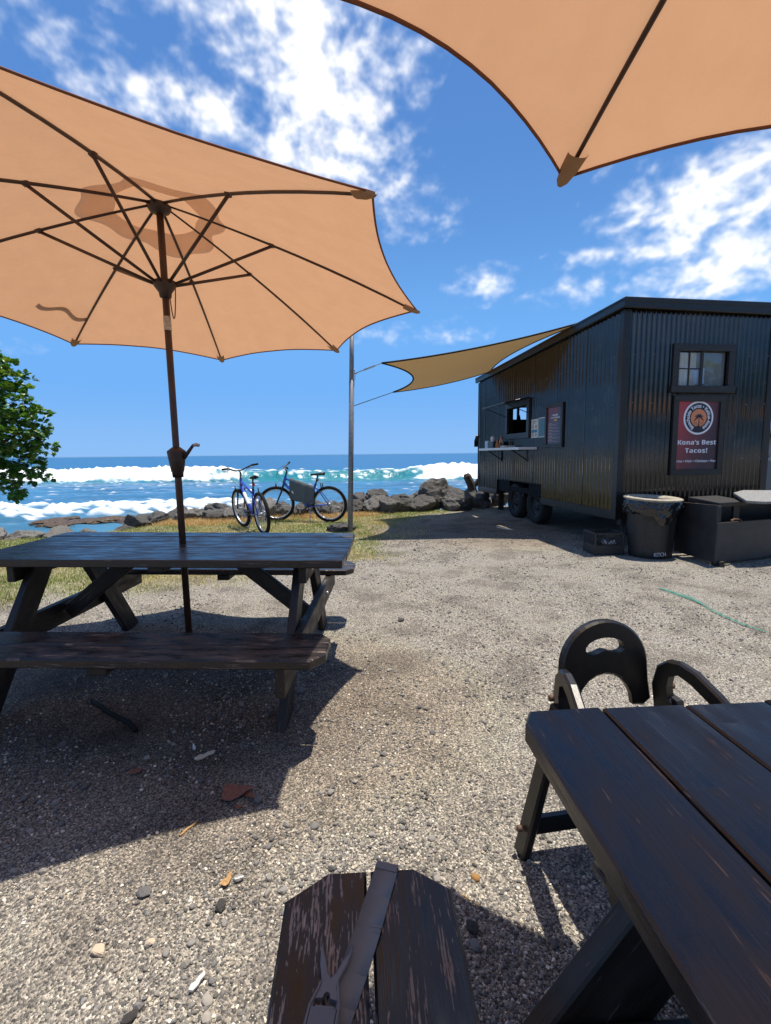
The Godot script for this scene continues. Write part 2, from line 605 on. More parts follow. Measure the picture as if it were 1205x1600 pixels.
	M.slab_grey = worn(Color(0.40, 0.40, 0.40), Color(0.56, 0.555, 0.545), 0.6, 5.0, 0.05, 73)
	M.inside = mat(lin(0.01, 0.01, 0.011), 0.8, 0.3)
	M.rubber = worn(Color(0.10, 0.10, 0.10), Color(0.16, 0.155, 0.15), 0.85, 5.0, 0.05, 75)
	M.rim = mat(lin(0.02, 0.02, 0.022), 0.5)
	M.plastic = worn(Color(0.135, 0.135, 0.138), Color(0.19, 0.188, 0.186), 0.5, 4.0, 0.03, 77)
	M.bag = mat(lin(0.012, 0.012, 0.013), 0.16, 0.6)
	M.lid = worn(Color(0.52, 0.49, 0.43), Color(0.66, 0.63, 0.56), 0.6, 5.0, 0.03, 79)
	M.white = mat(lin(0.75, 0.76, 0.78), 0.45)
	M.paper = mat(lin(0.72, 0.72, 0.70), 0.6)
	M.screw = mat(lin(0.3, 0.3, 0.31), 0.35, 0.5, 0.8)
	var gl := mat(Color(0.85, 0.9, 0.92, 0.12), 0.03, 0.5)
	gl.transparency = BaseMaterial3D.TRANSPARENCY_ALPHA
	M.glass = gl
	M.blue = mat(lin(0.018, 0.06, 0.42), 0.22, 0.6)
	M.blue_dark = mat(lin(0.014, 0.035, 0.25), 0.22, 0.6)
	M.sky_blue = mat(lin(0.02, 0.10, 0.46), 0.22, 0.6)
	for k in ["blue", "blue_dark", "sky_blue"]:
		M[k].clearcoat_enabled = true
		M[k].clearcoat = 0.6
	M.tyre = mat(lin(0.014, 0.014, 0.014), 0.8, 0.3)
	M.alloy = mat(lin(0.6, 0.6, 0.62), 0.35, 0.5, 0.85)
	M.black = mat(lin(0.012, 0.012, 0.013), 0.45)
	M.red = mat(lin(0.45, 0.015, 0.02), 0.3)
	M.towel = worn(Color(0.30, 0.335, 0.345), Color(0.40, 0.435, 0.44), 0.95, 6.0, 0.12, 81)
	var ch := worn(Color(0.075, 0.073, 0.075), Color(0.105, 0.10, 0.10), 0.36, 4.0, 0.015, 83)
	M.chair = ch
	M.rust = mat(lin(0.10, 0.05, 0.03), 0.7)
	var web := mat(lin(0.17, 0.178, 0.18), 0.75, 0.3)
	web.heightmap_enabled = true
	web.heightmap_texture = weave()
	web.heightmap_scale = 0.012
	web.uv1_scale = Vector3(14, 14, 14)
	M.web = web
	M.buckle = mat(lin(0.13, 0.14, 0.155), 0.40)
	var b := ramp([[0.2, 0.045, 0.042, 0.04], [0.5, 0.13, 0.123, 0.117], [0.85, 0.27, 0.26, 0.245]])
	var bs := mat(Color.WHITE, 0.85, 0.35)
	bs.albedo_texture = noise_tex(0.03, 512, FastNoiseLite.TYPE_SIMPLEX_SMOOTH, 5, b, 90)
	bs.heightmap_enabled = true
	bs.heightmap_texture = noise_tex(0.06, 512, FastNoiseLite.TYPE_SIMPLEX_SMOOTH, 5, null, 91)
	bs.heightmap_scale = 2.5
	bs.uv1_triplanar = true
	bs.uv1_scale = Vector3.ONE * 1.3
	M.basalt = bs
	var lr := bs.duplicate()
	lr.albedo_texture = noise_tex(0.03, 512, FastNoiseLite.TYPE_SIMPLEX_SMOOTH, 5, ramp([[0.2, 0.13, 0.125, 0.115], [0.55, 0.25, 0.235, 0.215], [0.85, 0.36, 0.34, 0.31]]), 92)
	M.pale_rock = lr
	M.trunk = worn(Color(0.24, 0.20, 0.16), Color(0.36, 0.31, 0.26), 0.9, 2.0, 1.0, 93)
	var lf := mat(Color.WHITE, 0.42, 0.5)
	lf.vertex_color_use_as_albedo = true
	lf.backlight_enabled = true
	lf.backlight = lin(0.55, 0.55, 0.25)
	M.leaf = lf
	var gr := mat(Color.WHITE, 0.8, 0.25)
	gr.vertex_color_use_as_albedo = true
	gr.backlight_enabled = true
	gr.backlight = lin(0.4, 0.4, 0.3)
	M.blade = gr
	var pb := mat(Color.WHITE, 0.8, 0.35)
	pb.vertex_color_use_as_albedo = true
	M.pebble = pb

func weave() -> Texture2D:
	var im := Image.create(64, 64, false, Image.FORMAT_L8)
	for y in 64:
		for x in 64:
			var a := 0.5 + 0.5 * sin(TAU * (x / 8.0 + y / 16.0))
			im.set_pixel(x, y, Color(a, a, a))
	return ImageTexture.create_from_image(im)

# ------------------------------------------------------------------ ground, sea
func axis(lo: float, hi: float, step: float, far_lo: float, far_hi: float) -> PackedFloat32Array:
	var out := PackedFloat32Array()
	var v := lo
	var s := step
	var low := []
	while v > far_lo:
		s *= 1.35
		v -= s
		low.push_front(maxf(v, far_lo))
	for q in low: out.append(q)
	var n := int(round((hi - lo) / step))
	for i in n + 1: out.append(lo + i * step)
	v = hi
	s = step
	while v < far_hi:
		s *= 1.35
		v += s
		out.append(minf(v, far_hi))
	return out

func grid(n: String, xs: PackedFloat32Array, zs: PackedFloat32Array, hf: Callable, cf: Callable, m: Material) -> MeshInstance3D:
	var w := xs.size()
	var h := zs.size()
	var vs := PackedVector3Array()
	var cs := PackedColorArray()
	var us := PackedVector2Array()
	var ns := PackedVector3Array()
	vs.resize(w * h); cs.resize(w * h); us.resize(w * h); ns.resize(w * h)
	for j in h:
		for i in w:
			var p := Vector3(xs[i], 0, zs[j])
			p.y = hf.call(p.x, p.z)
			vs[j * w + i] = p
			cs[j * w + i] = cf.call(p.x, p.z)
			us[j * w + i] = Vector2(p.x, p.z)
	for j in h:
		for i in w:
			var a := vs[j * w + maxi(i - 1, 0)]
			var b := vs[j * w + mini(i + 1, w - 1)]
			var c := vs[maxi(j - 1, 0) * w + i]
			var d := vs[mini(j + 1, h - 1) * w + i]
			ns[j * w + i] = (d - c).cross(b - a).normalized()
	var ix := PackedInt32Array()
	for j in h - 1:
		for i in w - 1:
			var a := j * w + i
			ix.append_array(PackedInt32Array([a, a + 1, a + w + 1, a, a + w + 1, a + w]))
	var arr := []
	arr.resize(Mesh.ARRAY_MAX)
	arr[Mesh.ARRAY_VERTEX] = vs
	arr[Mesh.ARRAY_NORMAL] = ns
	arr[Mesh.ARRAY_COLOR] = cs
	arr[Mesh.ARRAY_TEX_UV] = us
	arr[Mesh.ARRAY_TEX_UV2] = us
	arr[Mesh.ARRAY_INDEX] = ix
	var mesh := ArrayMesh.new()
	mesh.add_surface_from_arrays(Mesh.PRIMITIVE_TRIANGLES, arr)
	var o := put(n, mesh, m)
	struct_(o)
	return o

func ground_tint(x: float, z: float) -> Color:
	var g := grassy(x, z)
	var n := noise.get_noise_2d(x * 0.7 + 17.0, z * 0.7)
	var c := Color(1.10, 1.085, 1.06).lerp(Color(1.18, 1.11, 1.0), ss(-0.3, 0.5, n) * 0.7)
	c = c.lerp(Color(0.82, 0.83, 0.86), ss(0.1, -0.5, n) * 0.5)
	c = c.lerp(Color(1.35, 1.12, 0.66), g * 0.9)
	var d := z - shore(x)
	if z < -6.0: c = c.lerp(Color(1.25, 1.0, 0.72), ss(2.6, 0.8, d) * 0.4)
	# trodden earth round the trailer wheels; beneath the far table painted shade too
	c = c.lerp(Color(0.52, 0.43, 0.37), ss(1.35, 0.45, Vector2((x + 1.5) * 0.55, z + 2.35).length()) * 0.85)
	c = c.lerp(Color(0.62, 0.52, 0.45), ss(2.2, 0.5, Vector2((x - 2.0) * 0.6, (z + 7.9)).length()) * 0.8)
	c = c.lerp(Color(0.25, 0.24, 0.23), ss(-0.1, -0.9, d) * 0.8)
	return c

func ground() -> void:
	var m := mat(Color.WHITE, 0.9, 0.3)
	var stops := [[0.0, 0.10, 0.096, 0.092], [0.22, 0.165, 0.157, 0.147], [0.42, 0.245, 0.228, 0.207], [0.58, 0.315, 0.286, 0.247], [0.72, 0.40, 0.36, 0.30], [0.86, 0.50, 0.455, 0.385], [1.0, 0.66, 0.62, 0.55]]
	var t := NoiseTexture2D.new()
	var n := FastNoiseLite.new()
	n.seed = 4
	n.noise_type = FastNoiseLite.TYPE_CELLULAR
	n.cellular_return_type = FastNoiseLite.RETURN_CELL_VALUE
	n.frequency = 0.11
	n.fractal_type = FastNoiseLite.FRACTAL_NONE
	t.width = 1024; t.height = 1024
	t.noise = n
	t.normalize = true
	t.color_ramp = ramp(stops)
	var hn: FastNoiseLite = n.duplicate()
	hn.cellular_return_type = FastNoiseLite.RETURN_DISTANCE2_SUB
	var ht := NoiseTexture2D.new()
	ht.width = 1024; ht.height = 1024
	ht.noise = hn
	m.albedo_texture = t
	m.heightmap_enabled = true
	m.heightmap_texture = ht
	m.heightmap_scale = 0.8
	m.uv1_scale = Vector3(1.7, 1.7, 1)
	m.detail_enabled = true
	m.detail_blend_mode = BaseMaterial3D.BLEND_MODE_MUL
	m.detail_uv_layer = BaseMaterial3D.DETAIL_UV_2
	m.uv2_scale = Vector3(0.31, 0.31, 1)
	m.detail_albedo = noise_tex(0.012, 512, FastNoiseLite.TYPE_SIMPLEX_SMOOTH, 6, ramp([[0.2, 0.66, 0.65, 0.64], [0.5, 0.98, 0.965, 0.95], [0.8, 1.2, 1.14, 1.05]]), 6)
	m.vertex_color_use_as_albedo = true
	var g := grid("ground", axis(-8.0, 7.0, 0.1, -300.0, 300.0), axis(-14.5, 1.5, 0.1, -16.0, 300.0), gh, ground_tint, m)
	struct_(g, "pale grey coral and lava gravel running back to the shore")
	gravel()
	grass()

func pebble_mesh(sd: int, flat := 0.7) -> ArrayMesh:
	var st := begin()
	rock_into(st, sd, 1, 1.0, Vector3(1.0, flat, 0.8), 7)
	return bake(st)

# a stone: a ball cut by planes, then roughened
func rock_into(st: SurfaceTool, sd: int, sub: int, r: float, sc: Vector3, cuts: int, bump := 0.0) -> void:
	var q := RandomNumberGenerator.new()
	q.seed = sd
	var pl := []
	for i in cuts:
		var d := Vector3(q.randfn(0, 1), q.randfn(0, 1), q.randfn(0, 1)).normalized()
		pl.append([d, q.randf_range(0.55, 0.86)])
	var ph := (1.0 + sqrt(5.0)) / 2.0
	var v := [Vector3(-1, ph, 0), Vector3(1, ph, 0), Vector3(-1, -ph, 0), Vector3(1, -ph, 0), Vector3(0, -1, ph), Vector3(0, 1, ph), Vector3(0, -1, -ph), Vector3(0, 1, -ph), Vector3(ph, 0, -1), Vector3(ph, 0, 1), Vector3(-ph, 0, -1), Vector3(-ph, 0, 1)]
	var f := [[0, 11, 5], [0, 5, 1], [0, 1, 7], [0, 7, 10], [0, 10, 11], [1, 5, 9], [5, 11, 4], [11, 10, 2], [10, 7, 6], [7, 1, 8], [3, 9, 4], [3, 4, 2], [3, 2, 6], [3, 6, 8], [3, 8, 9], [4, 9, 5], [2, 4, 11], [6, 2, 10], [8, 6, 7], [9, 8, 1]]
	var tris := []
	for t in f: tris.append([v[t[0]].normalized(), v[t[1]].normalized(), v[t[2]].normalized()])
	for s in sub:
		var nt := []
		for t in tris:
			var a: Vector3 = ((t[0] + t[1]) * 0.5).normalized()
			var b: Vector3 = ((t[1] + t[2]) * 0.5).normalized()
			var c: Vector3 = ((t[2] + t[0]) * 0.5).normalized()
			nt.append_array([[t[0], a, c], [t[1], b, a], [t[2], c, b], [a, b, c]])
		tris = nt
	var off := Vector3(sd * 3.7, sd * 1.3, 0)
	var shape := func(d: Vector3) -> Vector3:
		var rad := 1.0
		for k in pl:
			var c: float = d.dot(k[0])
			if c > 0.2: rad = minf(rad, k[1] / c)
		if bump > 0.0: rad += bump * rough.get_noise_3dv(d * 1.6 + off)
		return d * rad * r * sc
	for t in tris:
		var a: Vector3 = shape.call(t[0])
		var b: Vector3 = shape.call(t[1])
		var c: Vector3 = shape.call(t[2])
		poly(st, [a, b, c], a + b + c)

func scatter(n: String, mesh: Mesh, m: Material, xfs: Array, cols: Array, parent: Node = null) -> MultiMeshInstance3D:
	var mm := MultiMesh.new()
	mm.transform_format = MultiMesh.TRANSFORM_3D
	mm.use_colors = cols.size() > 0
	mm.mesh = mesh
	mm.instance_count = xfs.size()
	for i in xfs.size():
		mm.set_instance_transform(i, xfs[i])
		if cols.size(): mm.set_instance_color(i, cols[i])
	var o := MultiMeshInstance3D.new()
	o.multimesh = mm
	o.material_override = m
	o.name = numbered(n) if parent == null else n
	(self if parent == null else parent).add_child(o, true)
	o.set_meta("kind", "stuff")
	return o

func gravel() -> void:
	var variants := [pebble_mesh(1), pebble_mesh(2, 0.55), pebble_mesh(3, 0.8), pebble_mesh(4, 0.45)]
	var xf := [[], [], [], []]
	var co := [[], [], [], []]
	var pal := [Color(0.10, 0.098, 0.097), Color(0.155, 0.15, 0.145), Color(0.21, 0.20, 0.19), Color(0.25, 0.23, 0.205), Color(0.33, 0.295, 0.245), Color(0.46, 0.41, 0.33), Color(0.64, 0.59, 0.5)]
	for i in 190000:
		# more of them near the camera, where each shows
		var d := 0.35 + 7.0 * pow(rng.randf(), 2.1)
		var a := rng.randf_range(-0.82, 0.82)
		var x := d * tan(a)
		var z := -d
		if z > -0.3: continue
		var cl := noise.get_noise_2d(x * 2.2 + 60.0, z * 2.2)
		if rng.randf() > 0.5 + cl * 1.5: continue
		if grassy(x, z) > 0.5: continue
		var big := pow(rng.randf(), 5.0)
		var r := (0.0018 + 0.0056 * big) * (1.0 + 0.13 * d)
		if rng.randf() < (0.05 if x < 0.2 and x > -2.0 and z > -3.2 else 0.015): r *= rng.randf_range(1.5, 2.3)
		var k := rng.randi() % 4
		var c: Color = pal[mini(int(pow(rng.randf(), 1.15) * 7.0), 6)]
		if r > 0.0075: c = pal[rng.randi() % 4]
		c = c * rng.randf_range(0.85, 1.15)
		var b := Basis.from_euler(Vector3(rng.randf_range(-0.4, 0.4), rng.randf() * TAU, rng.randf_range(-0.4, 0.4))).scaled(Vector3.ONE * r)
		xf[k].append(Transform3D(b, Vector3(x, gh(x, z) + r * 0.25, z)))
		co[k].append(c)
	for k in 4:
		var o := scatter("gravel", variants[k], M.pebble, xf[k], co[k])
		tag(o, "loose grey, tan and cream gravel strewn over the yard", "gravel", "gravel scattered over the yard")

func grass() -> void:
	var st := begin()
	for q in 1:
		var w := 0.5
		poly(st, [Vector3(-w, 0, 0), Vector3(w, 0, 0), Vector3(w * 0.7, 0.55, 0.12), Vector3(-w * 0.7, 0.55, 0.12)], Vector3.BACK)
		poly(st, [Vector3(-w * 0.7, 0.55, 0.12), Vector3(w * 0.7, 0.55, 0.12), Vector3(0, 1.0, 0.45)], Vector3.BACK)
	var mesh := bake(st)
	var xf := []
	var co := []
	var xo := []
	var cl := []
	for i in 220000:
		var z := rng.randf_range(-10.8, -3.8)
		var x := rng.randf_range(-7.0, 1.4)
		var g := grassy(x, z)
		var p := rough.get_noise_2d(x * 1.7, z * 1.7) * 0.5 + rough.get_noise_2d(x * 7.0, z * 7.0) * 0.35
		if rng.randf() > g * (0.75 + p * 0.9): continue
		var h := rng.randf_range(0.016, 0.042) * (1.0 + 0.5 * p)
		var dry := ss(-0.25, 0.35, noise.get_noise_2d(x * 1.6 + 5.0, z * 1.6 - 60.0) + rng.randf_range(-0.25, 0.25))
		var c := Color(0.21, 0.27, 0.06).lerp(Color(0.56, 0.46, 0.20), dry) * rng.randf_range(0.75, 1.2)
		var b := Basis(Vector3.UP, rng.randf() * TAU) * Basis(Vector3.RIGHT, rng.randf_range(-0.9, 0.5))
		xf.append(Transform3D(b.scaled_local(Vector3(0.006, h, h)), Vector3(x, gh(x, z) - 0.002, z)))
		co.append(c)
	var o := scatter("lawn_grass", mesh, M.blade, xf, co)
	tag(o, "sun-bleached yellow green grass growing between gravel and shore", "grass")
	# taller straw beside the rocks
	for i in 15000:
		var k := rng.randi() % 5
		var c0 := [Vector2(-3.4, -9.0), Vector2(-4.0, -9.0), Vector2(-2.5, -9.45), Vector2(-1.4, -9.75), Vector2(-0.7, -9.85)][k] as Vector2
		var sc := [Vector2(0.4, 0.18), Vector2(0.35, 0.16), Vector2(0.3, 0.14), Vector2(0.28, 0.10), Vector2(0.25, 0.10)][k] as Vector2
		var x := c0.x + rng.randfn(0, 1) * sc.x
		var z := c0.y + rng.randfn(0, 1) * sc.y
		var h := rng.randf_range(0.04, 0.11)
		var b := Basis(Vector3.UP, rng.randf() * TAU) * Basis(Vector3.RIGHT, rng.randf_range(-1.0, 0.6))
		xo.append(Transform3D(b.scaled_local(Vector3(0.006, h, h)), Vector3(x, gh(x, z) - 0.004, z)))
		cl.append(Color(0.64, 0.38, 0.15).lerp(Color(0.68, 0.54, 0.28), rng.randf()) * rng.randf_range(0.75, 1.15))
	o = scatter("dry_grass", mesh, M.blade, xo, cl)
	tag(o, "orange straw-dry grass tufts along the foot of the shore rocks", "dry grass")

func crest(x: float) -> float:
	return -47.5 + 2.2 * noise.get_noise_1d(x * 0.12) + 0.03 * x

func foam(x: float, z: float) -> float:
	var f := 0.0
	var s := z - crest(x)
	var n := rough.get_noise_2d(x * 0.28, z * 0.45)
	var n2 := rough.get_noise_2d(x * 1.1 + 40.0, z * 1.6)
	# the broken ends of the breaker
	var brk := maxf(ss(-12.5, -17.5, x + n * 3.0), ss(1.0, 4.0, x + n * 3.0))
	f = maxf(f, brk * ss(-2.4, -0.8, s + n * 0.6) * ss(4.0, 1.8, s + n * 1.6))
	f = maxf(f, (1.0 - brk) * 0.75 * ss(0.9, 0.1, absf(s + 0.3 + n * 0.5)) * ss(-0.25, 0.3, n2 + 0.1))
	f = maxf(f, (1.0 - brk) * 0.9 * ss(0.28, 0.46, rough.get_noise_2d(x * 4.6 + 40.0, z * 5.6)) * ss(2.2, 0.6, absf(s - 0.3)))
	# the spent wave running in on the left
	var zc := -23.0 + 2.5 * noise.get_noise_1d(x * 0.2 + 50.0) - 0.12 * (x + 9.0)
	var left := ss(-4.0, -8.0, x + n * 2.0)
	f = maxf(f, left * ss(3.8, 1.0, absf(z - zc + n * 2.5)) * (0.70 + n2 * 1.1))
	f = maxf(f, 0.7 * ss(0.9, 0.2, absf(z - crest(x) - 8.0 + n * 3.0)) * ss(0.2, 0.5, n2))
	f = maxf(f, 0.55 * ss(0.42, 0.6, rough.get_noise_2d(x * 0.35 + 9.0, z * 1.6)) * ss(-70.0, -50.0, z))
	f = maxf(f, 0.7 * ss(0.42, 0.56, rough.get_noise_2d(x * 0.16 + 99.0, z * 0.5)) * ss(-52.0, -60.0, z))
	# swash against the rocks
	var d := shore(x) - z
	f = maxf(f, ss(5.5, 2.0, d + n * 4.0) * ss(-0.1, 0.4, n2 + 0.15) * ss(-8.0, -3.0, x))
	return clampf(f, 0.0, 1.0)

func sea_height(x: float, z: float) -> float:
	var s := z - crest(x)
	var y := SEA
	var brk := maxf(ss(-12.5, -17.5, x), ss(1.0, 4.0, x))
	var top := 0.85 + 0.28 * brk + 0.22 * noise.get_noise_1d(x * 0.5 + 7.0)
	var prof := exp(-pow(s / (1.0 + 0.9 * brk), 2.0)) if s > 0.0 else exp(-pow(s / 4.5, 2.0))
	y += top * prof
	y += 0.5 * exp(-pow((z + 64.0) / 4.0, 2.0)) * (0.6 + noise.get_noise_1d(x * 0.15))
	var zc := -23.0 + 2.5 * noise.get_noise_1d(x * 0.2 + 50.0) - 0.12 * (x + 9.0)
	y += 0.28 * exp(-pow((z - zc) / 2.0, 2.0)) * ss(-3.0, -8.0, x)
	y += 0.10 * rough.get_noise_2d(x * 0.22, z * 0.5) + 0.04 * rough.get_noise_2d(x * 0.9, z * 1.6)
	var f := foam(x, z)
	if f > 0.0:
		y += f * (0.10 + 0.22 * rough.get_noise_2d(x * 1.9, z * 1.9)) * (1.0 + brk * ss(6.0, 3.0, absf(s)) * 0.7)
	var e := ss(-95.0, -84.0, z)
	return lerpf(SEA - 0.3, y, e)

func sea_tint(x: float, z: float) -> Color:
	var c := Color(0.045, 0.15, 0.23)
	c = c.lerp(Color(0.03, 0.125, 0.235), ss(-14.0, -26.0, z))
	c = c.lerp(Color(0.012, 0.145, 0.20), ss(-42.0, -46.0, z))
	c = c.lerp(Color(0.008, 0.125, 0.22), ss(-54.0, -75.0, z))
	var n := rough.get_noise_2d(x * 0.12, z * 0.35)
	c = c * (1.0 + 0.5 * n)
	var s := z - crest(x)
	c = c.lerp(Color(0.018, 0.19, 0.22), 0.7 * ss(1.6, 0.0, absf(s - 0.7)))
	var f := foam(x, z)
	return c.lerp(Color(0.86, 0.88, 0.90), ss(0.3, 0.75, f + 0.35 * rough.get_noise_2d(x * 2.6, z * 3.4)))

func ocean() -> void:
	var m := mat(Color.WHITE, 0.28, 0.5)
	m.vertex_color_use_as_albedo = true
	m.normal_enabled = true
	var nt := noise_tex(0.018, 512, FastNoiseLite.TYPE_SIMPLEX_SMOOTH, 5, null, 30)
	nt.as_normal_map = true
	nt.bump_strength = 9.0
	m.normal_texture = nt
	m.normal_scale = 0.55
	m.uv1_triplanar = true
	m.uv1_world_triplanar = true
	m.uv1_scale = Vector3(0.16, 0.3, 0.34)
	var zs := PackedFloat32Array()
	var z := -96.0
	while z < -6.0:
		zs.append(z)
		z += 0.32 if z < -40.0 else 0.26
	var xs := PackedFloat32Array()
	for i in 361: xs.append(-72.0 + i * 0.34)
	var near := grid("sea", xs, zs, sea_height, sea_tint, m)
	struct_(near, "blue inshore water with a breaking wave and streaks of white foam")
	var st := begin()
	var far := 30000.0
	poly(st, [Vector3(-far, SEA - 0.28, -far), Vector3(far, SEA - 0.28, -far), Vector3(far, SEA - 0.28, 0), Vector3(-far, SEA - 0.28, 0)], Vector3.UP)
	var m2: StandardMaterial3D = m.duplicate()
	m2.vertex_color_use_as_albedo = false
	m2.albedo_color = lin(0.006, 0.085, 0.20)
	m2.uv1_scale = Vector3(0.02, 0.05, 0.05)
	var o := obj("open_sea", st, m2)
	struct_(o, "deep blue open sea reaching to the horizon")

func rock_at(mesh: Mesh, n: String, m: Material, at: Vector3, s: Vector3, rot: Vector3, label: String, cat: String, group := "") -> MeshInstance3D:
	var o := put(n, mesh, m)
	o.transform = Transform3D(Basis.from_euler(rot).scaled_local(s), at)
	tag(o, label, cat, group)
	return o

func shore_rocks() -> void:
	var ms := []
	for i in 7:
		var st := begin()
		rock_into(st, 100 + i * 7, 3, 1.0, Vector3(1.0, 0.78, 0.85), 17, 0.17)
		ms.append(bake(st))
	# the two big boulders, their small companion and the driftwood by the trailer
	rock_at(ms[0], "boulder", M.basalt, Vector3(1.2, 0.26, -11.3), Vector3(0.5, 0.62, 0.46), Vector3(0.2, 0.6, -0.35), "tallest grey basalt boulder of the pile left of the trailer", "boulder")
	rock_at(ms[3], "boulder", M.basalt, Vector3(1.55, 0.16, -10.9), Vector3(0.56, 0.42, 0.42), Vector3(0.1, 2.2, 0.25), "broad grey boulder leaning against the tallest boulder's right side", "boulder")
	rock_at(ms[5], "boulder", M.basalt, Vector3(1.95, 0.1, -11.9), Vector3(0.42, 0.3, 0.35), Vector3(0, 1.1, 0), "flat dark boulder between the big boulders and the trailer's far end", "boulder")
	rock_at(ms[2], "boulder", M.basalt, Vector3(-0.75, 0.03, -7.95), Vector3(0.3, 0.13, 0.2), Vector3(0, 0.4, 0), "low dark rock half sunk in grass at the foot of the grey post", "rock")
	var stump := begin()
	tube(stump, [Vector3(0, -0.3, 0), Vector3(-0.02, 0.1, 0), Vector3(-0.08, 0.33, 0.02), Vector3(-0.17, 0.52, 0.0), Vector3(-0.2, 0.58, 0.0)], [0.13, 0.12, 0.1, 0.1, 0.06], 9)
	tube(stump, [Vector3(-0.05, 0.22, 0), Vector3(0.06, 0.38, 0.03), Vector3(0.08, 0.46, 0.03)], [0.07, 0.05, 0.03], 7)
	var so := obj("driftwood_stump", stump, M.trunk)
	so.position = Vector3(2.15, 0.18, -11.75)
	tag(so, "short forked driftwood stump standing behind the boulders", "driftwood")
	rock_at(ms[1], "boulder", M.basalt, Vector3(-4.75, -0.16, -9.3), Vector3(0.46, 0.4, 0.42), Vector3(0.2, 0.6, 0.1), "large dark basalt boulder at the water's edge left of the umbrella pole", "boulder")
	rock_at(ms[4], "boulder", M.basalt, Vector3(-4.2, -0.02, -9.75), Vector3(0.46, 0.4, 0.4), Vector3(-0.1, 2.0, 0.2), "tall dark boulder just left of the umbrella pole", "boulder")
	rock_at(ms[6], "boulder", M.pale_rock, Vector3(-3.15, 0.0, -9.7), Vector3(0.55, 0.3, 0.4), Vector3(0.1, 0.3, -0.15), "broad pale slab rock behind the orange grass right of the umbrella pole", "boulder")
	# pale rocks low on the left
	var pl := [[-5.95, -7.9, 0.40], [-5.5, -8.15, 0.34], [-6.45, -7.7, 0.48], [-5.2, -8.4, 0.26], [-6.2, -7.3, 0.36], [-7.0, -7.6, 0.5]]
	for i in pl.size():
		var p = pl[i]
		rock_at(ms[i % 7], "pale_rock", M.pale_rock, Vector3(p[0], -0.10 + 0.03 * (i % 3), p[1]), Vector3(p[2], p[2] * 0.62, p[2] * 0.8), Vector3(0.1 * i, i * 1.7, 0.12), ["pale grey rock in the middle of the group left of the far table's corner", "pale grey rock nearest the far table's back left corner", "broad pale rock at the left edge of the view beyond the far table", "small pale rock nearest the water off the far table's corner", "pale rock in front of the others left of the far table", "pale rock at the water's edge beneath the shore tree"][i], "rock", "pale rocks left of the far table")
	# the sloping rock armour along the shore
	var spots := []
	var tries := 0
	while spots.size() < 185 and tries < 4000:
		tries += 1
		var x := -5.2 + 8.3 * rng.randf()
		var dd := rng.randf_range(-0.15, 2.0)
		var r := rng.randf_range(0.16, 0.36) * (1.0 - 0.12 * dd)
		var z := shore(x) - dd + 0.15
		if x / -z < -0.53: continue
		if x > 0.85 and x < 2.1 and dd < 0.5: continue
		if x > 2.35 and dd < 0.4: continue
		var clear := true
		for o in spots:
			if Vector2(o[0] - x, o[1] - z).length() < (o[2] + r) * 0.54: clear = false
		if not clear: continue
		spots.append([x, z, r, dd])
	for o in spots:
		var x: float = o[0]
		var dd: float = o[3]
		var r: float = o[2]
		var pale := rng.randf() < (0.42 if x < -1.8 else 0.12)
		var px: float = x / -o[1]
		var where := "just left of the tallest boulder"
		for w in [[-0.47, "left of the umbrella pole"], [-0.40, "behind the umbrella pole"], [-0.34, "right of the umbrella pole"], [-0.29, "left of the nearer bicycle"], [-0.235, "behind the nearer bicycle"], [-0.19, "behind the towelled bicycle's front wheel"], [-0.13, "behind the draped towel"], [-0.075, "behind the towelled bicycle's rear wheel"], [-0.02, "just right of the grey post"], [0.04, "in the pile right of the post"], [0.085, "left of the big boulders"]]:
			if px < w[0]:
				where = w[1]
				break
		if px > 0.13: where = "between the tallest boulder and the trailer"
		var row := "in the front row" if dd < 0.35 else ("in the second row" if dd < 0.8 else ("low on the slope" if dd < 1.4 else "at the water's edge"))
		var size := "large" if r > 0.29 else ("middling" if r > 0.22 else "small")
		var hk := rng.randf_range(0.6, 0.9)
		var form := "flat" if hk < 0.69 else ("blocky" if hk < 0.8 else "upright")
		var label := "%s %s %s rock %s %s" % [size, form, "pale weathered" if pale else "dark basalt", row, where]
		var up: float = -0.42 * dd + (0.40 if x > -0.6 else 0.2) * ss(-0.2, 0.5, dd) + r * 0.25
		rock_at(ms[rng.randi() % 7], "shore_rock", M.pale_rock if pale else M.basalt, Vector3(x, up, o[1]), Vector3(r, r * hk, r * rng.randf_range(0.75, 1.0)) * 1.3, Vector3(rng.randf_range(-0.35, 0.35), rng.randf() * TAU, rng.randf_range(-0.35, 0.35)), label, "rock", "rocks of the shore pile")
	# weed-covered reef awash
	var wm := worn(Color(0.20, 0.145, 0.09), Color(0.36, 0.27, 0.15), 0.5, 1.6, 2.0, 97)
	var rf := begin(true)
	for i in 60:
		var u := rng.randf()
		var x := -12.6 + 3.6 * u
		var z := -17.9 + rng.randfn(0, 0.4) + 0.5 * sin(u * 7.0)
		var sub := begin()
		rock_into(sub, 300 + i, 2, rng.randf_range(0.22, 0.5), Vector3(1.0, 0.26, 0.8), 8, 0.3)
		rf.append_from(sub.commit(), 0, Transform3D(Basis(Vector3.UP, rng.randf() * TAU), Vector3(x, SEA + 0.04, z)))
	var ro := obj("seaweed_reef", rf, wm)
	tag(ro, "low reef covered in brown seaweed awash in the shallows at left", "reef")

# ------------------------------------------------------------------ trailer
const T_LEN := 5.25
const T_WID := 2.12
var TX := Transform3D(Basis(Vector3.UP, atan(0.15)), Vector3(2.97, 0, -6.2))

func at_trailer(n: String, label: String, cat: String, p: Vector3, group := "") -> Node3D:
	var o := thing(n, label, cat, TX * p, 0.0, group)
	o.transform.basis = TX.basis
	return o

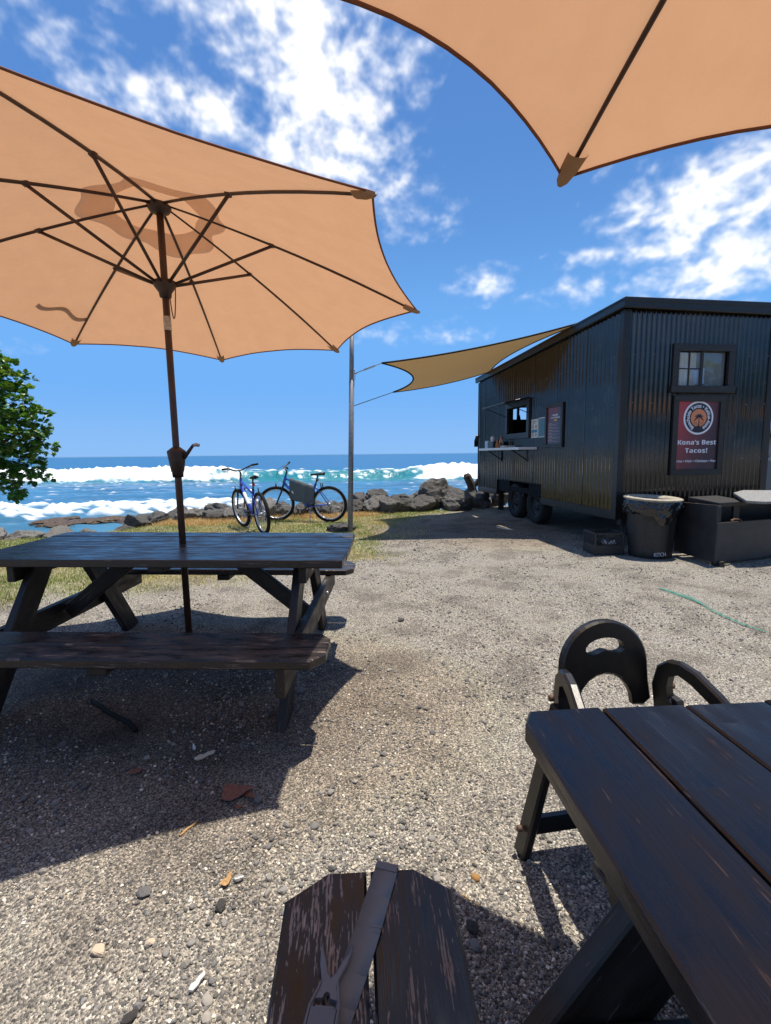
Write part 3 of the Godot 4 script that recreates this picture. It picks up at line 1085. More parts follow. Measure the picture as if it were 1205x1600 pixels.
func corrugated(parent: Node, n: String, o: Vector3, along: Vector3, out: Vector3, s0: float, s1: float, bot: Callable, top: Callable, gaps: Array, deep := 0.015, p := 0.0675) -> void:
	var st := begin(true)
	var k0 := int(round(s0 / (p / 8.0)))
	var k1 := int(round(s1 / (p / 8.0)))
	var pt := func(k: int, y: float) -> Vector3:
		var s := k * p / 8.0
		return o + along * s + out * (deep * cos(TAU * s / p)) + Vector3.UP * y
	for k in range(k0, k1):
		var sm := (k + 0.5) * p / 8.0
		var runs := [[bot.call(sm), -1.0]]
		for g in gaps:
			if sm > g[0] and sm < g[1]:
				runs[runs.size() - 1][1] = g[2]
				runs.append([g[3], -1.0])
		for r in runs:
			var ya: float = r[1] if r[1] > 0.0 else top.call(k * p / 8.0)
			var yb: float = r[1] if r[1] > 0.0 else top.call((k + 1) * p / 8.0)
			poly(st, [pt.call(k, r[0]), pt.call(k + 1, r[0]), pt.call(k + 1, yb), pt.call(k, ya)], out)
	obj(n, st, [M.panel, M.panel_b, M.panel, M.panel_c][int(round(s0 / 0.81)) % 4], parent)
	if s0 > 0.1:
		# the lap where this sheet overlies the last
		var lap := begin()
		var a := o + along * s0 + out * 0.016
		box(lap, Vector3(0, (bot.call(s0 + 0.01) + top.call(s0)) / 2, 0), Vector3(0.014, top.call(s0) - bot.call(s0 + 0.01) - 0.02, 0.003), 0.001, Transform3D(Basis(along, Vector3.UP, along.cross(Vector3.UP)), Vector3(a.x, 0, a.z)))
		var open := false
		for g in gaps:
			if s0 > g[0] - 0.1 and s0 < g[1] + 0.1: open = true
		if not open: obj("sheet_lap", lap, M.panel, parent)

func trailer() -> void:
	var t := at_trailer("food_trailer", "black corrugated metal food trailer on two axles", "food trailer", Vector3.ZERO)
	var eave := func(s: float) -> float: return 3.02 - 0.026 * s
	var arch0 := 2.08
	var arch1 := 4.10
	var side_bot := func(s: float) -> float: return 0.70 if s > arch0 and s < arch1 else 0.47
	var win := [2.63, 3.5, 1.62, 2.09]
	for i in 7:
		var a := 0.0675 * 12 * i
		var b := minf(a + 0.0675 * 12, T_LEN)
		if b > a: corrugated(t, "wall_panel", Vector3(0, 0, 0), Vector3.FORWARD, Vector3.LEFT, a, b, side_bot, eave, [win], 0.0125, 0.09)
	var end_top := func(s: float) -> float: return 3.02 - 0.012 * s
	var end_bot := func(_s: float) -> float: return 0.47
	for i in 3:
		var a := 0.0675 * 12 * i
		var b := minf(a + 0.0675 * 12, T_WID)
		corrugated(t, "wall_panel", Vector3(0, 0, 0), Vector3.RIGHT, Vector3.BACK, a, b, end_bot, end_top, [[0.73, 1.43, 2.07, 2.5]])
		corrugated(t, "wall_panel", Vector3(0, 0, -T_LEN), Vector3.RIGHT, Vector3.FORWARD, a, b, end_bot, func(s: float) -> float: return 2.88 - 0.012 * s, [[0.52, 1.32, 2.0, 2.62]])
	for i in 7:
		var a := 0.0675 * 12 * i
		var b := minf(a + 0.0675 * 12, T_LEN)
		if b > a: corrugated(t, "wall_panel", Vector3(T_WID, 0, 0), Vector3.FORWARD, Vector3.RIGHT, a, b, end_bot, func(s: float) -> float: return 2.99 - 0.026 * s, [])
	# inner lining, floor
	var st := begin()
	for w in [[0.0, 2.63, 0.47, 2.95], [3.5, T_LEN, 0.47, 2.86], [2.63, 3.5, 0.72, 1.62], [2.63, 3.5, 2.09, 2.9]]:
		box(st, Vector3(0.045, (w[2] + w[3]) / 2, -(w[0] + w[1]) / 2), Vector3(0.05, w[3] - w[2], w[1] - w[0]), 0.001)
	box(st, Vector3(T_WID - 0.045, 1.7, -T_LEN / 2), Vector3(0.05, 2.4, T_LEN - 0.08), 0.001)
	for w in [[0.07, 0.73, 0.47, 2.93], [1.43, 2.05, 0.47, 2.93], [0.73, 1.43, 0.47, 2.07], [0.73, 1.43, 2.5, 2.93]]:
		box(st, Vector3((w[0] + w[1]) / 2, (w[2] + w[3]) / 2, -0.05), Vector3(w[1] - w[0], w[3] - w[2], 0.05), 0.001)
	for w in [[0.07, 0.52, 0.47, 2.83], [1.32, 2.05, 0.47, 2.83], [0.52, 1.32, 0.47, 2.0], [0.52, 1.32, 2.62, 2.83]]:
		box(st, Vector3((w[0] + w[1]) / 2, (w[2] + w[3]) / 2, -T_LEN + 0.05), Vector3(w[1] - w[0], w[3] - w[2], 0.05), 0.001)
	obj("inner_lining", st, M.inside, t)
	st = begin()
	box(st, Vector3(T_WID / 2, 0.55, -T_LEN / 2), Vector3(T_WID - 0.05, 0.1, T_LEN - 0.05), 0.004)
	obj("floor", st, M.inside, t)
	# roof with rake boards
	st = begin()
	var rs := Transform3D(Basis(Vector3.RIGHT, -0.026), Vector3(T_WID / 2, 3.075, 0))
	box(st, Vector3(0, 0, -T_LEN / 2), Vector3(T_WID + 0.16, 0.05, T_LEN + 0.2), 0.006, rs)
	obj("roof", st, M.trim, t)
	st = begin()
	box(st, Vector3(-T_WID / 2 - 0.055, -0.04, -T_LEN / 2), Vector3(0.05, 0.10, T_LEN + 0.18), 0.006, rs)
	obj("rake_board", st, M.trim, t)
	st = begin()
	var es := Transform3D(Basis(Vector3.BACK, -0.012), Vector3(0, 3.06, 0.07))
	box(st, Vector3(T_WID / 2, -0.028, 0), Vector3(T_WID + 0.12, 0.105, 0.045), 0.006, es)
	obj("rake_board", st, M.trim, t)
	# corner posts
	for c in [Vector2(0, 0), Vector2(T_WID, 0), Vector2(0, -T_LEN), Vector2(T_WID, -T_LEN)]:
		st = begin()
		var sx := -1.0 if c.x == 0.0 else 1.0
		var sz := 1.0 if c.y == 0.0 else -1.0
		var hh: float = 2.98 + c.y * 0.026 - 0.47
		box(st, Vector3(c.x - sx * 0.03 + sx * 0.013, 0.47 + hh / 2, c.y + sz * 0.013), Vector3(0.095, hh, 0.006), 0.002)
		box(st, Vector3(c.x + sx * 0.016, 0.47 + hh / 2, c.y - sz * 0.042), Vector3(0.006, hh, 0.10), 0.002)
		obj("corner_trim", st, M.trim, t)
	# skirt rail beneath
	for r in [[0.0, arch0], [arch1, T_LEN]]:
		st = begin()
		box(st, Vector3(0.005, 0.435, -(r[0] + r[1]) / 2), Vector3(0.05, 0.11, r[1] - r[0]), 0.004)
		obj("skirt_rail", st, M.trim, t)
	st = begin()
	box(st, Vector3(T_WID / 2, 0.435, -0.03), Vector3(T_WID - 0.08, 0.1, 0.05), 0.004)
	for x in [0.5, T_WID - 0.5]:
		box(st, Vector3(x, 0.42, -T_LEN / 2), Vector3(0.08, 0.12, T_LEN - 0.1), 0.004)
	for z in 8: box(st, Vector3(T_WID / 2, 0.46, -0.3 - z * 0.66), Vector3(T_WID - 0.1, 0.06, 0.05), 0.004)
	obj("chassis", st, M.trim, t)
	st = begin()
	for s in [arch0 + 0.012, arch1 - 0.012]:
		box(st, Vector3(0.09, 0.56, -s), Vector3(0.2, 0.3, 0.02), 0.002)
	box(st, Vector3(0.09, 0.71, -(arch0 + arch1) / 2), Vector3(0.2, 0.02, arch1 - arch0), 0.002)
	box(st, Vector3(0.36, 0.5, -(arch0 + arch1) / 2), Vector3(0.02, 0.42, arch1 - arch0), 0.002)
	obj("wheel_arch", st, M.inside, t)
	# wheels
	for k in 4:
		var s: float = [2.42, 3.30, 2.42, 3.30][k]
		var x: float = 0.13 if k < 2 else T_WID - 0.13
		var w := Node3D.new()
		w.name = "wheel"
		t.add_child(w, true)
		w.transform = Transform3D(Basis(Vector3.UP, (-PI / 2 if k < 2 else PI / 2)), Vector3(x, 0.325, -s))
		st = begin(true)
		var R := 0.335
		var prof := [Vector2(0.2, -0.085), Vector2(0.215, -0.1), Vector2(0.29, -0.105), Vector2(R - 0.012, -0.09), Vector2(R, -0.07), Vector2(R, 0.07), Vector2(R - 0.012, 0.09), Vector2(0.29, 0.105), Vector2(0.215, 0.1), Vector2(0.2, 0.085)]
		lathe(st, prof, 40, Transform3D(Basis(Vector3.RIGHT, PI / 2), Vector3.ZERO))
		obj("tyre", st, M.rubber, w)
		st = begin()
		lathe(st, [Vector2(0.2, -0.085), Vector2(0.2, 0.085), Vector2(0.186, 0.082), Vector2(0.18, 0.05), Vector2(0.11, 0.03), Vector2(0.09, 0.055), Vector2(0.0, 0.06)], 32, Transform3D(Basis(Vector3.RIGHT, PI / 2), Vector3.ZERO))
		obj("rim", st, M.rim, w)
		st = begin()
		for j in 8:
			var a := TAU * j / 8
			lathe(st, [Vector2(0.0, 0.0), Vector2(0.028, 0.0), Vector2(0.028, 0.006), Vector2(0.0, 0.006)], 10, Transform3D(Basis(Vector3.RIGHT, PI / 2), Vector3(cos(a) * 0.145, sin(a) * 0.145, 0.036)))
		for j in 5:
			var a := TAU * j / 5
			lathe(st, [Vector2(0.011, 0.0), Vector2(0.011, 0.02), Vector2(0.0, 0.02)], 6, Transform3D(Basis(Vector3.RIGHT, PI / 2), Vector3(cos(a) * 0.07, sin(a) * 0.07, 0.055)))
		obj("wheel_nuts", st, M.black, w)
	# stands at the far end
	for p in [[0.08, 4.95], [0.3, 4.62], [T_WID - 0.1, 4.9]]:
		st = begin()
		box(st, Vector3(p[0], 0.2, -p[1]), Vector3(0.1, 0.44, 0.1), 0.005)
		obj("stand", st, M.black_wood, t)
	# corner jack by the crate
	st = begin()
	box(st, Vector3(0.12, 0.36, -0.06), Vector3(0.09, 0.12, 0.09), 0.006)
	tube(st, [Vector3(0.12, 0.32, -0.06), Vector3(0.14, 0.2, -0.04)], 0.022, 8)
	box(st, Vector3(0.14, 0.19, -0.04), Vector3(0.1, 0.025, 0.09), 0.004)
	obj("corner_jack", st, M.black_wood, t)
	# far end hood
	st = begin()
	board(st, Vector3(0.1, 1.66, -T_LEN - 0.02), Vector3(0.1, 1.52, -T_LEN - 0.16), Vector3.RIGHT, 0.34, 0.03)
	box(st, Vector3(0.1, 1.46, -T_LEN - 0.145), Vector3(0.34, 0.12, 0.03), 0.004)
	obj("end_hood", st, M.trim, t)
	serving_window(t)
	end_window(t)
	# screw heads in rows
	st = begin(true)
	var q := RandomNumberGenerator.new()
	q.seed = 4
	for y in [0.53, 1.15, 1.85, 2.45]:
		for k in 13:
			var s := 0.09 * (5 * k + 2 + (int(y * 10.0) % 2))
			if s > T_LEN - 0.05: continue
			if s > 1.3 and s < 3.65 and y > 1.2 and y < 2.3: continue
			if y < 0.6 and s > arch0 and s < arch1: continue
			lathe(st, [Vector2(0.006, -0.004), Vector2(0.005, 0.004), Vector2(0, 0.005)], 8, Transform3D(Basis(Vector3.BACK, PI / 2), Vector3(-0.012, y + q.randf_range(-0.01, 0.01), -s)))
		for k in 8:
			var x := 0.0675 * (4 * k + 2)
			if x > 0.6 and x < 1.55 and y > 0.9 and y < 2.6: continue
			if x > T_WID - 0.05: continue
			lathe(st, [Vector2(0.006, -0.004), Vector2(0.005, 0.004), Vector2(0, 0.005)], 8, Transform3D(Basis(Vector3.RIGHT, PI / 2), Vector3(x, y + q.randf_range(-0.012, 0.012), 0.0145)))
	var so := obj("screws", st, M.screw, t)
	so.set_meta("kind", "stuff")
	# things inside, seen through the hatch
	st = begin()
	box(st, Vector3(1.1, 1.28, -3.9), Vector3(1.7, 0.05, 0.6), 0.004)
	obj("inside_counter", st, M.trim, t)
	st = begin()
	box(st, Vector3(1.62, 1.45, -4.6), Vector3(0.6, 0.35, 0.4), 0.01)
	obj("kitchen_machine", st, M.steel, t)
	st = begin(true)
	lathe(st, [Vector2(0.05, 1.3), Vector2(0.05, 1.95), Vector2(0.03, 2.06), Vector2(0, 2.07)], 14, Transform3D(Basis(), Vector3(0.62, 0, -4.5)))
	obj("canister", st, M.black, t)

func frame4(parent: Node, n: String, o: Vector3, ax: Vector3, out: Vector3, a0: float, a1: float, y0: float, y1: float, w: float, d: float, m: Material, sill := 0.0) -> void:
	var parts := [[Vector2(a0, y0 + w / 2), Vector2(a1, y0 + w / 2)], [Vector2(a0, y1 - w / 2), Vector2(a1, y1 - w / 2)], [Vector2(a0 + w / 2, y0 + w), Vector2(a0 + w / 2, y1 - w)], [Vector2(a1 - w / 2, y0 + w), Vector2(a1 - w / 2, y1 - w)]]
	for i in 4:
		var st := begin()
		var p = parts[i]
		var a: Vector3 = o + ax * p[0].x + Vector3.UP * p[0].y
		var b: Vector3 = o + ax * p[1].x + Vector3.UP * p[1].y
		var ext := ax * (sill if i == 0 else 0.0)
		var wide := Vector3.UP if i < 2 else ax
		board(st, a - ext + out * (d / 2), b + ext + out * (d / 2), wide, w, d + (0.03 if i == 0 and sill > 0.0 else 0.0), 0.003)
		obj(n, st, m, parent)

func serving_window(t: Node3D) -> void:
	var w := Node3D.new()
	w.name = "serving_window"
	t.add_child(w, true)
	frame4(w, "frame", Vector3(-0.01, 0, 0), Vector3.FORWARD, Vector3.LEFT, 2.53, 3.60, 1.51, 2.20, 0.1, 0.05, M.black_wood)
	# propped hatch cover
	var h := Node3D.new()
	h.name = "hatch_cover"
	t.add_child(h, true)
	var st := begin()
	board(st, Vector3(-0.055, 2.215, -3.06), Vector3(-0.52, 2.115, -3.06), Vector3.BACK, 1.12, 0.022, 0.003)
	obj("cover_board", st, M.trim, h)
	st = begin()
	for s in [2.56, 3.56]:
		tube(st, [Vector3(-0.06, 1.95, -s), Vector3(-0.46, 2.10, -s)], 0.007, 6)
	obj("prop_stay", st, M.black, h)
	# counter shelf and brackets
	var c := Node3D.new()
	c.name = "counter_shelf"
	t.add_child(c, true)
	st = begin()
	box(st, Vector3(-0.19, 1.325, -3.25), Vector3(0.34, 0.045, 2.0), 0.004)
	obj("shelf_board", st, M.white, c)
	for s in [2.65, 3.85]:
		st = begin()
		box(st, Vector3(-0.022, 1.19, -s), Vector3(0.02, 0.22, 0.03), 0.003)
		tube(st, [Vector3(-0.02, 1.12, -s), Vector3(-0.3, 1.295, -s)], 0.011, 6)
		box(st, Vector3(-0.17, 1.294, -s), Vector3(0.3, 0.014, 0.03), 0.003)
		obj("bracket", st, M.black, c)
	# far window bars
	st = begin()
	for x in [0.52, 0.92, 1.32]: box(st, Vector3(x, 2.31, -T_LEN + 0.03), Vector3(0.05, 0.62, 0.05), 0.003)
	for y in [2.0, 2.62]: box(st, Vector3(0.92, y, -T_LEN + 0.03), Vector3(0.8, 0.04, 0.04), 0.003)
	box(st, Vector3(1.12, 2.3, -T_LEN + 0.03), Vector3(0.36, 0.02, 0.03), 0.003)
	obj("rear_window_frame", st, M.black_wood, t)

func end_window(t: Node3D) -> void:
	var w := Node3D.new()
	w.name = "end_window"
	t.add_child(w, true)
	frame4(w, "frame", Vector3(0, 0, 0.008), Vector3.RIGHT, Vector3.BACK, 0.645, 1.515, 1.985, 2.585, 0.085, 0.045, M.black_wood, 0.02)
	var st := begin()
	box(st, Vector3(1.075, 2.285, 0.0), Vector3(0.035, 0.43, 0.04), 0.003)
	box(st, Vector3(0.9, 2.285, 0.005), Vector3(0.016, 0.43, 0.02), 0.002)
	box(st, Vector3(0.9, 2.285, 0.005), Vector3(0.32, 0.014, 0.018), 0.002)
	obj("muntin", st, M.black_wood, w)
	for p in [[0.815, 2.39], [0.985, 2.39], [0.815, 2.18], [0.985, 2.18]]:
		st = begin()
		box(st, Vector3(p[0], p[1], 0.0), Vector3(0.155, 0.195, 0.004), 0.001)
		obj("pane", st, M.glass, w)
	st = begin()
	box(st, Vector3(1.255, 2.285, -0.012), Vector3(0.33, 0.42, 0.004), 0.001)
	obj("pane", st, M.glass, w)
	st = begin(true)
	for i in 24:
		var x0 := 0.74 + i * 0.0135
		for j in 2:
			pass
		var f := func(x: float) -> float: return -0.09 + 0.012 * sin(x * 90.0) + 0.006 * sin(x * 37.0)
		poly(st, [Vector3(x0, 2.06, f.call(x0)), Vector3(x0 + 0.0135, 2.06, f.call(x0 + 0.0135)), Vector3(x0 + 0.0135, 2.5, f.call(x0 + 0.0135)), Vector3(x0, 2.5, f.call(x0))], Vector3.BACK)
	obj("pale_sheet", st, M.paper, w)  # pale wavy sheet behind the left panes
	st = begin()
	box(st, Vector3(1.15, 2.17, -0.03), Vector3(0.14, 0.2, 0.003), 0.0005, Transform3D(Basis(Vector3.BACK, 0.03), Vector3.ZERO))
	obj("blue_notice", st, mat(lin(0.25, 0.42, 0.75), 0.6), w)

func disc(st: SurfaceTool, c: Vector2, r: float, z0: float, z1: float, n := 40, from := 0.0) -> void:
	for i in n:
		var a := TAU * i / n
		var b := TAU * (i + 1) / n
		var pa := c + Vector2(cos(a), sin(a)) * r
		var pb := c + Vector2(cos(b), sin(b)) * r
		if from > 0.0:
			var qa := c + Vector2(cos(a), sin(a)) * from
			var qb := c + Vector2(cos(b), sin(b)) * from
			poly(st, [Vector3(pa.x, pa.y, z1), Vector3(pb.x, pb.y, z1), Vector3(qb.x, qb.y, z1), Vector3(qa.x, qa.y, z1)], Vector3.BACK)
		else:
			poly(st, [Vector3(c.x, c.y, z1), Vector3(pa.x, pa.y, z1), Vector3(pb.x, pb.y, z1)], Vector3.BACK)
		poly(st, [Vector3(pa.x, pa.y, z0), Vector3(pb.x, pb.y, z0), Vector3(pb.x, pb.y, z1), Vector3(pa.x, pa.y, z1)], Vector3(pa.x - c.x, pa.y - c.y, 0))

func ribbon(st: SurfaceTool, line: Array, half: Array, z: float) -> void:
	for i in range(line.size() - 1):
		var q := []
		for k in [[i, 1.0], [i + 1, 1.0], [i + 1, -1.0], [i, -1.0]]:
			var d: Vector2 = (line[mini(k[0] + 1, line.size() - 1)] - line[maxi(k[0] - 1, 0)]).normalized()
			var p: Vector2 = line[k[0]] + Vector2(-d.y, d.x) * half[k[0]] * k[1]
			q.append(Vector3(p.x, p.y, z))
		poly(st, q, Vector3.BACK)

func print_panel(c: Vector3, s: Vector2, m: Material, parent: Node, n: String) -> void:
	var st := begin()
	box(st, c, Vector3(s.x, s.y, 0.008), 0.001)
	var z := c.z + 0.0045
	for k in [[0, 0], [1, 1], [1, 0], [0, 0], [0, 1], [1, 1]]:
		put_v(st, Vector3(c.x + (k[0] - 0.5) * (s.x - 0.002), c.y + (k[1] - 0.5) * (s.y - 0.002), z), Transform3D(), Vector2(k[0], 1 - k[1]))
	obj(n, st, m, parent)

func gradient_print(a: Color, b: Color, dirv: Vector2) -> StandardMaterial3D:
	var g := Gradient.new()
	g.set_color(0, a)
	g.set_color(1, b)
	var t := GradientTexture2D.new()
	t.gradient = g
	t.width = 128
	t.height = 128
	t.fill_from = Vector2(0.0, 0.0)
	t.fill_to = dirv
	var m := mat(Color.WHITE, 0.35, 0.5)
	m.albedo_texture = t
	return m

func trailer_side_things() -> void:
	# palm badge poster on the end wall
	var o := at_trailer("poster_sign", "framed dark red taco poster with round palm badge below the end window", "sign", Vector3(1.06, 1.445, 0.012))
	frame4(o, "frame", Vector3.ZERO, Vector3.RIGHT, Vector3.BACK, -0.37, 0.37, -0.505, 0.505, 0.075, 0.04, M.black_wood)
	print_panel(Vector3(0, 0, 0.012), Vector2(0.6, 0.87), gradient_print(lin(0.52, 0.06, 0.07), lin(0.05, 0.025, 0.04), Vector2(0.9, 0.5)), o, "print")
	var lt := mat(lin(0.78, 0.80, 0.86), 0.5)
	var navy := mat(lin(0.012, 0.016, 0.035), 0.5)
	var st := begin()
	var bc := Vector2(0.0, 0.225)
	disc(st, bc, 0.212, 0.014, 0.0205)
	obj("badge_ring", st, lt, o)
	st = begin()
	disc(st, bc, 0.188, 0.02, 0.022)
	obj("badge_disc", st, navy, o)
	st = begin()
	disc(st, bc, 0.112, 0.021, 0.0235)
	obj("badge_sun", st, gradient_print(lin(0.72, 0.34, 0.14), lin(0.70, 0.17, 0.08), Vector2(1, 1)), o)
	st = begin()
	var trunk_line := []
	var trunk_w := []
	for i in 9:
		trunk_line.append(Vector2(-0.006 + 0.012 * sin(i / 8.0 * 2.2), bc.y - 0.125 + i * 0.0172))
		trunk_w.append(0.0085 - 0.0045 * i / 8.0)
	ribbon(st, trunk_line, trunk_w, 0.0245)
	for a in [-0.25, 0.55, 1.2, 1.95, 2.6, 3.4]:
		var fr := []
		var rr := []
		for i in 9:
			var u := i / 8.0
			var p := Vector2(cos(a), sin(a)) * 0.072 * u + Vector2(0, -0.036 * u * u)
			fr.append(Vector2(0.004 + p.x, bc.y + 0.014 + p.y))
			rr.append(0.003 + 0.0075 * sin(PI * minf(u * 1.05, 1.0)))
		ribbon(st, fr, rr, 0.0245)
	disc(st, bc + Vector2(0, -0.128), 0.034, 0.022, 0.0245, 20)
	obj("palm_print", st, navy, o)
	st = begin()
	for k in 3:
		var y: float = bc.y - 0.055 - 0.016 * k
		for s in [-1.0, 1.0]: box(st, Vector3(s * (0.05 - 0.006 * k), y, 0.0242), Vector3(0.06 - 0.008 * k, 0.003, 0.0012), 0.0002)
	obj("wave_lines", st, navy, o)
	var words := "Beachside Tacos • Kailua-Kona"
	var widths := {"i": 0.5, "l": 0.5, " ": 0.55, "•": 0.7, "-": 0.6, "s": 0.85, "c": 0.85, "K": 1.1, "B": 1.1, "T": 1.05}
	var total := 0.0
	for ch in words: total += widths.get(ch, 1.0)
	var a0 := deg_to_rad(243.0)
	var span := deg_to_rad(306.0)
	var acc := 0.0
	for ch in words:
		var w: float = widths.get(ch, 1.0)
		var a := a0 - span * (acc + w / 2) / total
		acc += w
		if ch == " ": continue
		var b := Basis(Vector3.BACK, a - PI / 2)
		text(ch, 0.043, 900, lt, o, "letter", Transform3D(b, Vector3(bc.x + cos(a) * 0.150, bc.y + sin(a) * 0.150, 0.0225)))
	text("Kona’s Best", 0.058, 900, lt, o, "lettering", Transform3D(Basis(), Vector3(0, -0.085, 0.0172)), 0.55)
	text("Tacos!", 0.058, 900, lt, o, "lettering", Transform3D(Basis(), Vector3(0, -0.19, 0.0172)), 0.32)
	text("irria • Fish • Chicken • Por", 0.03, 900, lt, o, "lettering", Transform3D(Basis(), Vector3(0, -0.325, 0.0172)), 0.58)
	# menu board on the long side
	var sb := Basis(Vector3(0, 0, 1), Vector3(0, 1, 0), Vector3(-1, 0, 0))
	o = at_trailer("menu_board", "framed dark purple menu board on the trailer's long side", "sign", Vector3(-0.012, 1.675, -1.665))
	o.transform.basis = TX.basis * sb
	frame4(o, "frame", Vector3.ZERO, Vector3.RIGHT, Vector3.BACK, -0.285, 0.285, -0.345, 0.345, 0.055, 0.035, M.black_wood)
	print_panel(Vector3(0, 0, 0.01), Vector2(0.47, 0.59), gradient_print(lin(0.22, 0.02, 0.03), lin(0.04, 0.025, 0.055), Vector2(0.6, 0.7)), o, "print")
	st = begin()
	disc(st, Vector2(0.03, 0.235), 0.034, 0.0145, 0.0165, 20, 0.022)
	obj("badge", st, mat(lin(0.6, 0.12, 0.06), 0.5), o)
	text("Beachside", 0.028, 900, lt, o, "lettering", Transform3D(Basis(), Vector3(0.03, 0.165, 0.0152)), 0.17)
	text("Tacos & Espresso", 0.026, 900, lt, o, "lettering", Transform3D(Basis(), Vector3(0.03, 0.125, 0.0152)), 0.29)
	st = begin()
	box(st, Vector3(0.04, 0.082, 0.0155), Vector3(0.09, 0.032, 0.002), 0.0004)
	obj("yellow_tab", st, mat(lin(0.62, 0.36, 0.06), 0.5), o)
	st = begin()
	var q := RandomNumberGenerator.new()
	q.seed = 8
	for g in 6:
		for r in 3:
			var w2: float = (0.1 + 0.06 * q.randf()) if r == 0 else (0.22 + 0.17 * q.randf())
			var y2 := 0.035 - g * 0.052 - r * 0.0145
			box(st, Vector3(-0.2 + w2 / 2, y2, 0.0152), Vector3(w2, 0.009 if r == 0 else 0.004, 0.001), 0.0002)
	obj("menu_lines", st, mat(lin(0.45, 0.33, 0.36), 0.5), o)
	# two posters beside the hatch
	o = at_trailer("notice", "white printed notice sheet nearest the serving hatch", "notice", Vector3(-0.012, 1.665, -2.38))
	o.transform.basis = TX.basis * sb
	print_panel(Vector3.ZERO, Vector2(0.255, 0.32), M.paper, o, "sheet")
	st = begin()
	for k in [[0, 0.12, 0.16, 0.02], [0, 0.09, 0.1, 0.012], [-0.06, 0.03, 0.07, 0.05], [0.06, 0.03, 0.07, 0.05], [-0.06, -0.11, 0.07, 0.05], [0.06, -0.11, 0.07, 0.05]]:
		box(st, Vector3(k[0], k[1], 0.006), Vector3(k[2], k[3], 0.001), 0.0002)
	obj("print_blocks", st, mat(lin(0.38, 0.36, 0.36), 0.6), o)
	st = begin()
	box(st, Vector3(0, -0.045, 0.0065), Vector3(0.21, 0.05, 0.001), 0.0002)
	obj("blue_print", st, mat(lin(0.05, 0.22, 0.42), 0.6), o)
	o = at_trailer("notice", "teal photo notice sheet between the white notice and menu board", "notice", Vector3(-0.012, 1.67, -2.09))
	o.transform.basis = TX.basis * sb
	print_panel(Vector3.ZERO, Vector2(0.28, 0.33), M.paper, o, "sheet")
	var ph := worn(Color(0.10, 0.25, 0.32), Color(0.42, 0.66, 0.74), 0.5, 9.0, 0.0, 121)
	st = begin()
	box(st, Vector3(0, 0, 0.006), Vector3(0.25, 0.3, 0.001), 0.0002)
	obj("photo_print", st, ph, o)
	# things on the counter shelf
	var ctop := 1.349
	o = at_trailer("napkin_box", "pale blue napkin box at the far end of the counter shelf", "napkin box", Vector3(-0.22, ctop, -4.0))
	st = begin()
	box(st, Vector3(0, 0.075, 0), Vector3(0.14, 0.15, 0.16), 0.006)
	obj("case", st, mat(lin(0.42, 0.56, 0.68), 0.5), o)
	o = at_trailer("condiment_caddy", "black caddy with white cup beside the napkin box", "caddy", Vector3(-0.22, ctop, -3.72))
	st = begin()
	box(st, Vector3(0, 0.065, 0), Vector3(0.18, 0.13, 0.3), 0.006)
	obj("caddy_box", st, M.black, o)
	st = begin(true)
	lathe(st, [Vector2(0.035, 0.13), Vector2(0.045, 0.2), Vector2(0.03, 0.235), Vector2(0, 0.24)], 14, Transform3D(Basis(), Vector3(0, 0, -0.1)))
	obj("white_cup", st, M.white, o)
	var orange := mat(lin(0.5, 0.16, 0.04), 0.4)
	var bl := ["clear squeeze bottle with orange cap, tallest on the shelf", "short orange sauce bottle left of the tallest bottle", "brown sauce bottle right of the tallest bottle"]
	for k in 3:
		o = at_trailer("sauce_bottle", bl[k], "bottle", Vector3(-0.2 - 0.03 * k, ctop, [-3.42, -3.54, -3.3][k]), "sauce bottles on the counter shelf")
		var hgt: float = [0.17, 0.11, 0.10][k]
		st = begin(true)
		lathe(st, [Vector2(0, 0), Vector2(0.034, 0), Vector2(0.036, 0.01), Vector2(0.036, hgt * 0.75), Vector2(0.02, hgt)], 14)
		obj("bottle_body", st, [M.white, orange, mat(lin(0.14, 0.06, 0.03), 0.4)][k], o)
		st = begin(true)
		lathe(st, [Vector2(0.022, hgt), Vector2(0.02, hgt + 0.02), Vector2(0.006, hgt + 0.07), Vector2(0, hgt + 0.072)], 12)
		obj("cap", st, orange, o)
	o = at_trailer("paper_stack", "loose stack of white paper sheets on the counter shelf", "papers", Vector3(-0.22, ctop, -3.05))
	st = begin()
	for k in 5: box(st, Vector3(0, 0.005 + k * 0.007, 0.01 * sin(k * 2.0)), Vector3(0.2, 0.005, 0.28 - k * 0.02), 0.001, Transform3D(Basis(Vector3.UP, 0.1 * sin(k * 3.0)), Vector3.ZERO))
	obj("sheets", st, M.paper, o)
	trash_can()
	milk_crate()
	plywood_bin()

